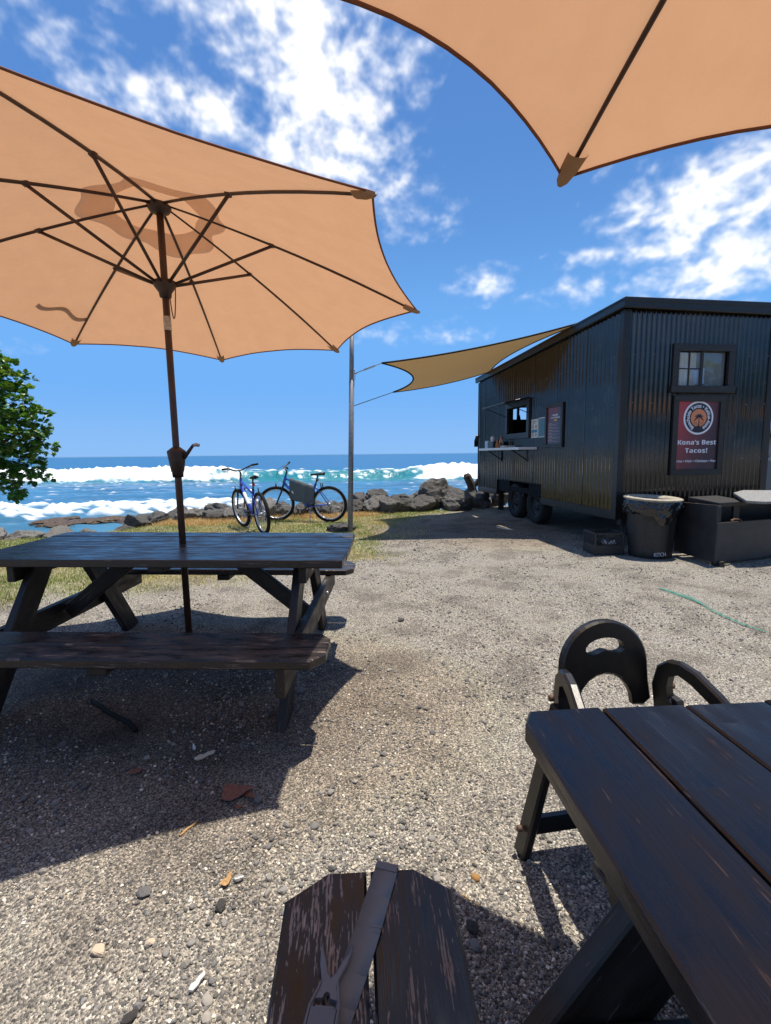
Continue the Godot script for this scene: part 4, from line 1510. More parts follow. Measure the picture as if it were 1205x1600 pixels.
func trash_can() -> void:
	var o := thing("trash_can", "round black trash can with bag under a pale ring lid", "trash can", Vector3(3.19, gh(3.1, -5.75), -5.78), 0.05)
	var st := begin(true)
	var n := 48
	var prof := [[0.0, 0.225], [0.02, 0.235], [0.3, 0.252], [0.52, 0.266], [0.58, 0.27], [0.64, 0.288], [0.66, 0.29]]
	var rr := func(a: float, y: float, r: float) -> float:
		# moulded side channels and the raised panel facing the yard
		var ch := 0.0
		for c in [0.35, 1.1, 2.2, 3.4, 4.4, 5.4]:
			var da := wrapf(a - c, -PI, PI)
			ch += 0.012 * ss(0.2, 0.13, absf(da)) * ss(0.06, 0.1, y) * ss(0.54, 0.44, y)
		return r - ch
	for i in range(prof.size() - 1):
		var sub := 5 if i == 2 or i == 1 else 1
		for u in sub:
			var y0: float = lerpf(prof[i][0], prof[i + 1][0], float(u) / sub)
			var y1: float = lerpf(prof[i][0], prof[i + 1][0], float(u + 1) / sub)
			var r0: float = lerpf(prof[i][1], prof[i + 1][1], float(u) / sub)
			var r1: float = lerpf(prof[i][1], prof[i + 1][1], float(u + 1) / sub)
			for k in n * 2:
				var a := TAU * k / (n * 2)
				var b := TAU * (k + 1) / (n * 2)
				var pa := func(ang: float, y: float, r: float) -> Vector3:
					var q: float = rr.call(ang, y, r)
					return Vector3(cos(ang) * q, y, sin(ang) * q)
				poly(st, [pa.call(a, y0, r0), pa.call(b, y0, r0), pa.call(b, y1, r1), pa.call(a, y1, r1)], Vector3(cos(a), 0, sin(a)))
	obj("body", st, M.plastic, o)
	st = begin()
	lathe(st, [Vector2(0, 0.01), Vector2(0.225, 0.01)], n)
	obj("base", st, M.plastic, o)
	# the bag hangs over the rim in folds
	st = begin(true)
	var m := 120
	var rows := 12
	var bagp := func(k: int, j: int) -> Vector3:
		var a := TAU * k / m
		var u := float(j) / rows
		var hang := 0.165 + 0.05 * rough.get_noise_2d(cos(a) * 1.4 + 3.0, sin(a) * 1.4) + 0.11 * exp(-pow(wrapf(a - 1.72, -PI, PI) / 0.3, 2.0)) + 0.05 * exp(-pow(wrapf(a - 1.45, -PI, PI) / 0.2, 2.0))
		var y := 0.685 - u * hang
		var wr := rough.get_noise_3d(cos(a) * 3.2, sin(a) * 3.2, u * 3.0 + a * 0.3) * 0.028 + rough.get_noise_3d(cos(a) * 8.0, sin(a) * 8.0, u * 6.0) * 0.007
		var r := 0.302 + 0.02 * sin(u * PI) + wr * ss(0.0, 0.25, u) - 0.012 * u
		return Vector3(cos(a) * r, y, sin(a) * r)
	for j in rows:
		for k in m:
			poly(st, [bagp.call(k, j), bagp.call(k + 1, j), bagp.call(k + 1, j + 1), bagp.call(k, j + 1)], Vector3(cos(TAU * (k + 0.5) / m), 0, sin(TAU * (k + 0.5) / m)))
	obj("bag", st, M.bag, o)
	st = begin()
	lathe(st, [Vector2(0.26, 0.45), Vector2(0.28, 0.68)], 40)
	obj("bag_lining", st, M.black, o)
	# ring lid with an open middle, sitting slightly askew
	var lid := Node3D.new()
	lid.name = "lid"
	o.add_child(lid)
	lid.transform = Transform3D(Basis(Vector3.BACK, -0.03) * Basis(Vector3.RIGHT, 0.035), Vector3(0, 0.69, 0))
	st = begin(true)
	lathe(st, [Vector2(0.30, -0.012), Vector2(0.318, 0.0), Vector2(0.316, 0.016), Vector2(0.30, 0.022), Vector2(0.286, 0.016), Vector2(0.274, 0.02), Vector2(0.262, 0.024), Vector2(0.25, 0.018), Vector2(0.215, 0.008), Vector2(0.205, -0.012)], 56)
	obj("lid_ring", st, M.lid, lid)
	var ink := mat(lin(0.7, 0.72, 0.75), 0.6)
	var a1 := 1.68
	var bb := Basis(Vector3.UP, PI / 2 - a1) * Basis(Vector3.RIGHT, -0.06) * Basis(Vector3.BACK, 0.06)
	text("KITCH", 0.042, 400, ink, o, "scrawl", Transform3D(bb, Vector3(cos(a1) * 0.2415, 0.06, sin(a1) * 0.2415)), 0.13)

func milk_crate() -> void:
	var o := thing("milk_crate", "black plastic milk crate on the gravel left of the trash can", "crate", Vector3(2.72, gh(2.7, -5.95), -5.99), 0.03)
	var st := begin()
	var W := 0.345
	var D := 0.31
	for s in [-1.0, 1.0]:
		box(st, Vector3(0, 0.06, s * D / 2), Vector3(W, 0.12, 0.012), 0.003)
		box(st, Vector3(0, 0.262, s * D / 2), Vector3(W, 0.026, 0.016), 0.003)
		box(st, Vector3(s * W / 2, 0.06, 0), Vector3(0.012, 0.12, D), 0.003)
		box(st, Vector3(s * W / 2, 0.262, 0), Vector3(0.016, 0.026, D), 0.003)
		for t in [-1.0, 1.0]: box(st, Vector3(s * W / 2, 0.135, t * D / 2), Vector3(0.022, 0.27, 0.022), 0.004)
		box(st, Vector3(0, 0.236, s * D / 2), Vector3(0.11, 0.03, 0.012), 0.003)
	box(st, Vector3(0, 0.012, 0), Vector3(W, 0.014, D), 0.003)
	obj("shell", st, M.plastic, o)
	st = begin()
	for s in [-1.0, 1.0]:
		for k in 9:
			for dirn in [-1.0, 1.0]:
				var x := -W / 2 + 0.02 + k * 0.038
				var x2: float = clampf(x + dirn * 0.09, -W / 2, W / 2)
				tube(st, [Vector3(x, 0.118, s * D / 2), Vector3(x2, 0.118 + absf(x2 - x) * 1.45, s * D / 2)], 0.005, 4)
				var z := clampf(x * 0.9, -D / 2, D / 2)
				var z2: float = clampf(z + dirn * 0.09, -D / 2, D / 2)
				tube(st, [Vector3(s * W / 2, 0.118, z), Vector3(s * W / 2, 0.118 + absf(z2 - z) * 1.45, z2)], 0.005, 4)
	var l := obj("lattice", st, M.plastic, o)
	l.set_meta("kind", "stuff")
	var lab := ["crumpled silver drink can left in the black crate", "bright silver drink can lying tipped in the black crate"]
	for k in 2:
		var c := thing("drink_can", lab[k], "can", Vector3(2.69 + 0.09 * k, o.position.y + 0.13, -5.885 - 0.02 * k), 0.0, "cans in the crate")
		c.rotation = Vector3(0.5 + 0.5 * k, 0.4, 0.6 - k * 1.3)
		st = begin(true)
		lathe(st, [Vector2(0, -0.06), Vector2(0.026, -0.06), Vector2(0.033, -0.052), Vector2(0.033, 0.045), Vector2(0.026, 0.06), Vector2(0.025, 0.056), Vector2(0, 0.056)], 18)
		obj("can_shell", st, M.alloy, c)

func plywood_bin() -> void:
	var o := thing("plywood_bin", "black plywood bin with open front gap beside the trash can", "bin", Vector3.ZERO)
	var A := Vector3(3.56, 0, -5.16)
	var Bk := Vector3(3.50, 0, -5.80)
	var C := Vector3(5.1, 0, -5.78)
	var D := Vector3(5.0, 0, -6.05)
	var y0 := 0.04
	var panel := func(a: Vector3, b: Vector3, lo: float, hi: float, hi2: float, n: String) -> void:
		var st := begin()
		var d := (b - a).normalized()
		var nn := d.cross(Vector3.UP) * 0.009
		var q := [a + Vector3.UP * lo, b + Vector3.UP * lo, b + Vector3.UP * hi2, a + Vector3.UP * hi]
		poly(st, [q[0] + nn, q[1] + nn, q[2] + nn, q[3] + nn], nn)
		poly(st, [q[0] - nn, q[1] - nn, q[2] - nn, q[3] - nn], -nn)
		poly(st, [q[0] + nn, q[3] + nn, q[3] - nn, q[0] - nn], -d)
		poly(st, [q[1] + nn, q[2] + nn, q[2] - nn, q[1] - nn], d)
		poly(st, [q[0] + nn, q[1] + nn, q[1] - nn, q[0] - nn], Vector3.DOWN)
		obj(n, st, M.ply, o)
		st = begin()
		poly(st, [q[3] + nn, q[2] + nn, q[2] - nn, q[3] - nn], Vector3.UP)
		board(st, q[3] + Vector3.UP * 0.003, q[2] + Vector3.UP * 0.003, nn, 0.0175, 0.004, 0.001)
		obj("panel_edge", st, M.ply_edge, o)
	panel.call(Bk, A + Vector3(0, 0, -0.012), y0 + 0.01, 0.645, 0.665, "side_panel")
	panel.call(A + Vector3(-0.005, 0, 0.0), C, y0, 0.475, 0.46, "front_panel")
	panel.call(Bk + Vector3(0.02, 0, 0), D, y0, 0.62, 0.62, "back_panel")
	panel.call(C, D, y0, 0.62, 0.62, "side_panel")
	var st := begin()
	board(st, A + Vector3(0.03, 0.0, -0.05), A + Vector3(0.03, 0.66, -0.05), Vector3.RIGHT, 0.045, 0.045)
	obj("corner_post", st, M.ply, o)
	st = begin()
	board(st, Vector3(3.63, -0.03, -5.15), Vector3(3.62, 0.06, -5.16), Vector3.RIGHT, 0.05, 0.05)
	obj("foot", st, M.ply_edge, o)
	st = begin()
	board(st, Vector3(3.95, 0.42, -5.45), Vector3(3.95, 0.66, -5.45), Vector3.RIGHT, 0.07, 0.04)
	obj("inner_post", st, M.ply, o)
	st = begin()
	tube(st, [Vector3(3.78, 0.485, -5.27), Vector3(3.84, 0.5, -5.3), Vector3(3.9, 0.495, -5.3), Vector3(3.9, 0.47, -5.28)], 0.012, 6)
	obj("hasp", st, M.rust, o)
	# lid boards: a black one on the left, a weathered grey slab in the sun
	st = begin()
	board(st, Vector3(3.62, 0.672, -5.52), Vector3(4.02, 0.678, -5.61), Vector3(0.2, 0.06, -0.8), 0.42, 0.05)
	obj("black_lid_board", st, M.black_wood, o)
	st = begin()
	var sl := PackedVector2Array([Vector2(3.86, -5.18), Vector2(4.05, -5.16), Vector2(5.15, -5.55), Vector2(5.1, -6.0), Vector2(4.3, -5.85), Vector2(4.05, -5.65)])
	slab(st, sl, 0.0, 0.03, 0.004, Transform3D(Basis(Vector3(0.92, 0, -0.39).normalized(), 0.13), Vector3(0, 0.0, 0)).translated(Vector3(0, 0.0, 0)))
	var so := obj("grey_slab", st, M.slab_grey, o)
	# the slab's slope turns it about the origin, so set its height at its own middle
	var mid := (Transform3D(Basis(Vector3(0.92, 0, -0.39).normalized(), 0.13)) * Vector3(4.4, 0, -5.5))
	so.position = Vector3(4.4 - mid.x, 0.70 - mid.y, -5.5 - mid.z)

# ------------------------------------------------------------------ vegetation, car
func leaf_mesh() -> ArrayMesh:
	var st := begin(true)
	var half := [0.0, 0.32, 0.42, 0.28, 0.0]
	for i in 4:
		var y0 := i / 4.0
		var y1 := (i + 1) / 4.0
		for s in [-1.0, 1.0]:
			var a := Vector3(0, y0, 0.06 * sin(y0 * 3.0))
			var b := Vector3(0, y1, 0.06 * sin(y1 * 3.0) - 0.12 * y1 * y1)
			var c := Vector3(s * half[i + 1], y1, b.z + 0.1 * half[i + 1])
			var d := Vector3(s * half[i], y0, a.z + 0.1 * half[i])
			poly(st, [a, b, c, d], Vector3.BACK)
	return bake(st)

func tree(n: String, label: String, base: Vector3, clumps: Array, leaf: float, count: int, sd: int, limbs: Array) -> void:
	var o := thing(n, label, "tree", base)
	var q := RandomNumberGenerator.new()
	q.seed = sd
	var st := begin(true)
	for l in limbs:
		var pts := []
		var rad := []
		for i in l.size():
			pts.append(l[i][0])
			rad.append(l[i][1])
		tube(st, pts, rad, 9)
	obj("trunk", st, M.trunk, o)
	var xf := []
	var co := []
	for c in clumps:
		var r: float = c[1]
		var m := int(count * r * r)
		for i in m:
			# sprays: leaves gather round twig ends
			var d := Vector3(q.randfn(0, 1), q.randfn(0, 1), q.randfn(0, 1)).normalized()
			var tip: Vector3 = c[0] + d * r * pow(q.randf(), 0.45) * (0.9 + 0.35 * rough.get_noise_3dv(d * 1.5 + c[0]))
			var tone := q.randf_range(0.7, 1.3)
			var old := q.randf()
			for k in 7:
				var ax := (d + Vector3(q.randfn(0, 0.6), q.randfn(0, 0.5) + 0.15, q.randfn(0, 0.6))).normalized()
				var sdv := ax.cross(Vector3(q.randfn(0, 0.3), 1, q.randfn(0, 0.3))).normalized()
				var nn := sdv.cross(ax)
				var s := leaf * q.randf_range(0.7, 1.2)
				xf.append(Transform3D(Basis(sdv * s, ax * s, nn * s), tip + ax * leaf * 0.15))
				var g := Color(0.08, 0.185, 0.024) if old < 0.7 else Color(0.19, 0.29, 0.04)
				if old > 0.985: g = Color(0.18, 0.13, 0.03)
				co.append(g * tone)
	scatter("crown", leaf_mesh(), M.leaf, xf, co, o)

func trees() -> void:
	var cl := []
	var q := RandomNumberGenerator.new()
	q.seed = 31
	# clumps round the visible edge and on through the crown behind it
	for p in [[-7.35, 3.0, -10.0, 0.38], [-7.75, 3.35, -10.1, 0.3], [-7.2, 2.55, -9.8, 0.42], [-6.95, 2.15, -9.9, 0.36], [-6.95, 1.75, -10.1, 0.34], [-7.2, 1.9, -9.7, 0.45], [-7.3, 1.4, -10.0, 0.38], [-7.15, 1.2, -10.2, 0.3], [-7.55, 1.0, -9.9, 0.36], [-7.5, 0.78, -10.0, 0.22], [-7.7, 2.3, -9.8, 0.5], [-7.8, 1.5, -9.9, 0.5], [-8.0, 2.9, -10.0, 0.5], [-8.2, 3.4, -10.3, 0.5], [-8.2, 0.95, -9.9, 0.35]]:
		cl.append([Vector3(p[0], p[1], p[2]) - Vector3(-9.6, 0, -10.4), p[3]])
	for i in 42:
		var d := Vector3(q.randfn(0, 1), q.randfn(0, 1), q.randfn(0, 1)).normalized()
		cl.append([Vector3(-0.4, 2.5, 0) + d * Vector3(2.0, 1.6, 1.9) * pow(q.randf(), 0.4), q.randf_range(0.4, 0.65)])
	var lm := [[[Vector3(0, -1.2, 0), 0.2], [Vector3(0.1, 0.0, 0), 0.17], [Vector3(-0.05, 1.2, 0.1), 0.13], [Vector3(-0.2, 2.4, 0), 0.07], [Vector3(-0.3, 3.4, 0), 0.02]],
		[[Vector3(0.05, 0.5, 0), 0.11], [Vector3(0.9, 1.2, 0.2), 0.07], [Vector3(1.8, 1.7, 0.4), 0.04], [Vector3(2.5, 2.0, 0.5), 0.012]],
		[[Vector3(0.0, 1.0, 0), 0.1], [Vector3(0.9, 2.0, 0.1), 0.06], [Vector3(1.7, 2.8, 0.2), 0.03], [Vector3(2.0, 3.2, 0.2), 0.01]],
		[[Vector3(0.05, 0.2, 0), 0.08], [Vector3(0.9, 0.7, 0.3), 0.05], [Vector3(2.0, 0.95, 0.4), 0.015]],
		[[Vector3(0.0, 1.2, 0), 0.09], [Vector3(-1.0, 2.0, -0.3), 0.05], [Vector3(-1.9, 2.7, -0.3), 0.015]]]
	tree("shore_tree", "leafy green tree reaching in over the water at the left edge", Vector3(-9.72, -0.2, -10.4), cl, 0.115, 330, 5, lm)
	cl = []
	q.seed = 12
	for i in 46:
		var d := Vector3(q.randfn(0, 1), q.randfn(0, 1), q.randfn(0, 1)).normalized()
		cl.append([Vector3(0, 6.1, 0) + d * Vector3(3.3, 2.6, 3.3) * pow(q.randf(), 0.4), q.randf_range(0.5, 0.85)])
	cl.append([Vector3(-3.15, 6.35, 0.3), 0.4])
	cl.append([Vector3(-3.3, 5.9, 0.4), 0.32])
	lm = [[[Vector3(0, -0.2, 0), 0.3], [Vector3(0.1, 2.0, 0), 0.24], [Vector3(0, 4.2, 0), 0.16], [Vector3(0.1, 6.5, 0), 0.08], [Vector3(0, 8.0, 0), 0.02]],
		[[Vector3(0, 3.2, 0), 0.14], [Vector3(-1.4, 4.8, 0.2), 0.08], [Vector3(-3.1, 6.2, 0.3), 0.02]], [[Vector3(0, 3.6, 0), 0.13], [Vector3(1.6, 5.2, -0.3), 0.07], [Vector3(2.7, 6.4, -0.4), 0.02]]]
	tree("yard_tree", "tall green tree whose crown tip shows above the trailer roof at right", Vector3(18.9, 0, -19.5), cl, 0.22, 40, 9, lm)
	# trees added behind the camera, out of view, to darken the trailer's reflections
	var back := [[-13.0, 9.5, 0.8], [-7.5, 13.0, 1.0], [-1.5, 11.0, 0.85], [4.5, 13.5, 1.05], [10.0, 10.5, 0.9], [15.5, 6.0, 0.95], [17.0, -1.5, 0.8]]
	var names := ["added tree out of view behind the camera, farthest to the left", "added tree out of view behind the camera, second from the left", "added tree out of view behind the camera, behind the near bench", "tallest added tree out of view behind the camera, behind the near table", "added tree out of view behind the camera, right of the tallest one", "added tree out of view at right, farther from the trailer", "added tree out of view at right, nearest the trailer"]
	cl.resize(46)
	for i in back.size():
		tree("yard_tree", names[i], Vector3(back[i][0], 0, back[i][1]), cl.map(func(c): return [c[0] * Vector3(1.0, 0.8, 1.0) - Vector3(0, 1.0, 0), c[1]]), 0.3, 26, 50 + i, lm)
		get_child(-1).transform.basis = Basis(Vector3.UP, i * 1.3).scaled(Vector3.ONE * back[i][2])

func parked_car() -> void:
	var o := thing("parked_car", "dark parked car glimpsed past the trailer's right edge", "car", Vector3(8.25, 0, -9.2), 0.06)
	var paint := mat(lin(0.015, 0.016, 0.018), 0.2, 0.6)
	paint.clearcoat_enabled = true
	# local: rear towards +z, length 4.6, width 1.85
	var prof := PackedVector2Array([Vector2(0.0, 0.42), Vector2(0.03, 0.95), Vector2(-0.06, 1.08), Vector2(-0.2, 1.12), Vector2(-0.55, 1.66), Vector2(-0.8, 1.74), Vector2(-2.2, 1.76), Vector2(-2.6, 1.68), Vector2(-3.3, 1.12), Vector2(-4.35, 0.98), Vector2(-4.6, 0.75), Vector2(-4.6, 0.40), Vector2(-4.2, 0.3), Vector2(-0.3, 0.3)])
	var st := begin()
	# extrude sideways: map slab's (x, y, z) to (length, width, height)
	var b := Basis(Vector3(0, 0, 1), Vector3(1, 0, 0), Vector3(0, 1, 0))
	slab(st, prof, -0.92, 0.92, 0.05, Transform3D(b, Vector3.ZERO))
	obj("body", st, paint, o)
	st = begin()
	var g := [Vector3(-0.74, 1.2, -0.245 + 0.012), Vector3(0.74, 1.2, -0.245 + 0.012), Vector3(0.66, 1.6, -0.505 + 0.014), Vector3(-0.66, 1.6, -0.505 + 0.014)]
	var off := Vector3(0, 0.02, 0.012)
	poly(st, [g[0] + off, g[1] + off, g[2] + off, g[3] + off], Vector3(0, 0.5, 1))
	poly(st, [g[0], g[0] + off, g[3] + off, g[3]], Vector3.LEFT)
	poly(st, [g[1], g[1] + off, g[2] + off, g[2]], Vector3.RIGHT)
	poly(st, [g[3], g[3] + off, g[2] + off, g[2]], Vector3.UP)
	obj("rear_window", st, mat(lin(0.12, 0.15, 0.17), 0.06), o)
	for s in [-1.0, 1.0]:
		st = begin()
		box(st, Vector3(s * 0.72, 1.0, 0.02), Vector3(0.36, 0.07, 0.06), 0.015)
		obj("tail_light", st, M.red, o)
		for z in [-0.85, -3.7]:
			st = begin(true)
			lathe(st, [Vector2(0.0, 0.08), Vector2(0.2, 0.08), Vector2(0.22, 0.11), Vector2(0.31, 0.1), Vector2(0.335, 0.07), Vector2(0.335, -0.08), Vector2(0.3, -0.1), Vector2(0, -0.1)], 28, Transform3D(Basis(Vector3.BACK, -s * PI / 2), Vector3(s * 0.86, 0.335, z)))
			obj("wheel", st, M.rubber, o)
	st = begin()
	box(st, Vector3(0, 0.47, 0.05), Vector3(1.8, 0.1, 0.08), 0.02)
	obj("bumper_strip", st, M.white, o)

# ------------------------------------------------------------------ tables and umbrellas
func picnic_table(label: String, at: Vector3, turn: float, roll: float, top_m: Material, seat_m: Material, sd: int, beam: float, seat_in := 0.0) -> Node3D:
	var o := thing("picnic_table", label, "picnic table", at, 0.0, "picnic tables under the umbrellas")
	o.basis = Basis(Vector3.UP, turn) * Basis(Vector3.BACK, roll)
	var q := RandomNumberGenerator.new()
	q.seed = sd
	var L := 0.965
	var bw := 0.168
	var pitch := 0.173
	uv_on = true
	for i in 5:
		var z := (i - 2) * pitch
		var st := begin()
		uv_off = Vector2(q.randf(), q.randf())
		var e := q.randf_range(-0.006, 0.006)
		var k0 := 0.022 if i == 0 else 0.0
		var k1 := 0.022 if i == 4 else 0.0
		var ol := PackedVector2Array([Vector2(-L + k0 + e, z - bw / 2)])
		if k0 > 0.0: ol.append_array(PackedVector2Array([Vector2(L - 0.02 - k0, z - bw / 2), Vector2(L, z - bw / 2 + k0)]))
		else: ol.append(Vector2(L + e, z - bw / 2))
		if k1 > 0.0: ol.append_array(PackedVector2Array([Vector2(L, z + bw / 2 - 0.004), Vector2(L - 0.004, z + bw / 2)]))
		else: ol.append(Vector2(L + e, z + bw / 2))
		ol.append(Vector2(-L + e + k1, z + bw / 2))
		if k1 > 0.0: ol.append(Vector2(-L + e, z + bw / 2 - k1))
		if k0 > 0.0: ol.append(Vector2(-L + e, z - bw / 2 + k0))
		var dy := q.randf_range(-0.0012, 0.0012)
		slab(st, ol, 0.7 + dy, 0.74 + dy, 0.004)
		obj("tabletop_board", st, top_m, o)
	for s in [-1.0, 1.0]:
		for i in 2:
			var z0: float = s * (0.615 - seat_in + i * 0.158)
			var z1: float = z0 + s * 0.150
			var st := begin()
			uv_off = Vector2(q.randf(), q.randf())
			var c := 0.05
			var ol := PackedVector2Array()
			var Lb := 0.935
			if i == 1: ol = PackedVector2Array([Vector2(-Lb, z0), Vector2(Lb, z0), Vector2(Lb, z1 - s * c * 1.5), Vector2(Lb - c * 1.1, z1), Vector2(-Lb + c * 1.1, z1), Vector2(-Lb, z1 - s * c * 1.5)])
			else: ol = PackedVector2Array([Vector2(-Lb + c, z0), Vector2(Lb - c, z0), Vector2(Lb, z0 + s * c * 1.3), Vector2(Lb, z1), Vector2(-Lb, z1), Vector2(-Lb, z0 + s * c * 1.3)])
			slab(st, ol, 0.40, 0.44, 0.005)
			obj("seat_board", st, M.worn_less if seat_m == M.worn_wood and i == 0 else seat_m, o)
	for s in [-1.0, 1.0]:
		var x: float = s * 0.71
		for t in [-1.0, 1.0]:
			var st := begin()
			uv_off = Vector2(q.randf(), q.randf())
			board(st, Vector3(x, -0.03, t * 0.68), Vector3(x, 0.69, t * 0.17), Vector3(0, 0.3, 1), 0.135, 0.042)
			obj("leg", st, M.frame_wood, o)
		var st := begin()
		uv_off = Vector2(q.randf(), q.randf())
		board(st, Vector3(x + s * beam, 0.33, -0.90), Vector3(x + s * beam, 0.33, 0.90), Vector3.UP, 0.13, 0.04)
		obj("cross_beam", st, M.frame_wood, o)
		st = begin()
		board(st, Vector3(x + s * beam, 0.65, -0.36), Vector3(x + s * beam, 0.65, 0.36), Vector3.UP, 0.09, 0.04)
		obj("top_cleat", st, M.frame_wood, o)
		st = begin()
		board(st, Vector3(x - s * 0.0, 0.33, 0.0), Vector3(x - s * 0.44, 0.685, 0.0), Vector3(s, 1, 0), 0.085, 0.04)
		obj("brace", st, M.frame_wood, o)
		uv_on = false
		st = begin(true)
		for t in [-1.0, 1.0]:
			for p in [Vector2(0.33, 0.425), Vector2(0.65, 0.2)]:
				lathe(st, [Vector2(0.012, 0.0), Vector2(0.012, 0.008), Vector2(0, 0.01)], 8, Transform3D(Basis(Vector3.BACK, -s * PI / 2), Vector3(x + s * 0.064, p.x, t * p.y)))
		var bo := obj("bolts", st, M.steel, o)
		bo.set_meta("kind", "stuff")
		uv_on = true
	var st2 := begin()
	board(st2, Vector3(0, 0.68, -0.36), Vector3(0, 0.68, 0.36), Vector3.UP, 0.04, 0.085)
	obj("top_cleat", st2, M.frame_wood, o)
	for s in [-1.0, 1.0]:
		st2 = begin()
		board(st2, Vector3(0.0, 0.38, s * 0.62), Vector3(0.0, 0.38, s * 0.9), Vector3.UP, 0.04, 0.085)
		obj("seat_cleat", st2, M.frame_wood, o)
	uv_on = false
	return o

func picnic_tables() -> void:
	picnic_table("dark stained picnic table under the far umbrella, seen from its long side", Vector3(-1.185, 0, -2.80), -0.012, -0.012, M.table_wood, M.bench_wood, 5, 0.043)
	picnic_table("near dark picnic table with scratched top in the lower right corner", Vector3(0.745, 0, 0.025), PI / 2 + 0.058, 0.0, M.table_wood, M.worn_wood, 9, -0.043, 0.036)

func rib_point(hub: Vector3, tip: Vector3, s: float, bulge := 0.028) -> Vector3:
	return hub.lerp(tip, s) + Vector3.UP * bulge * 4.0 * s * (1.0 - s)

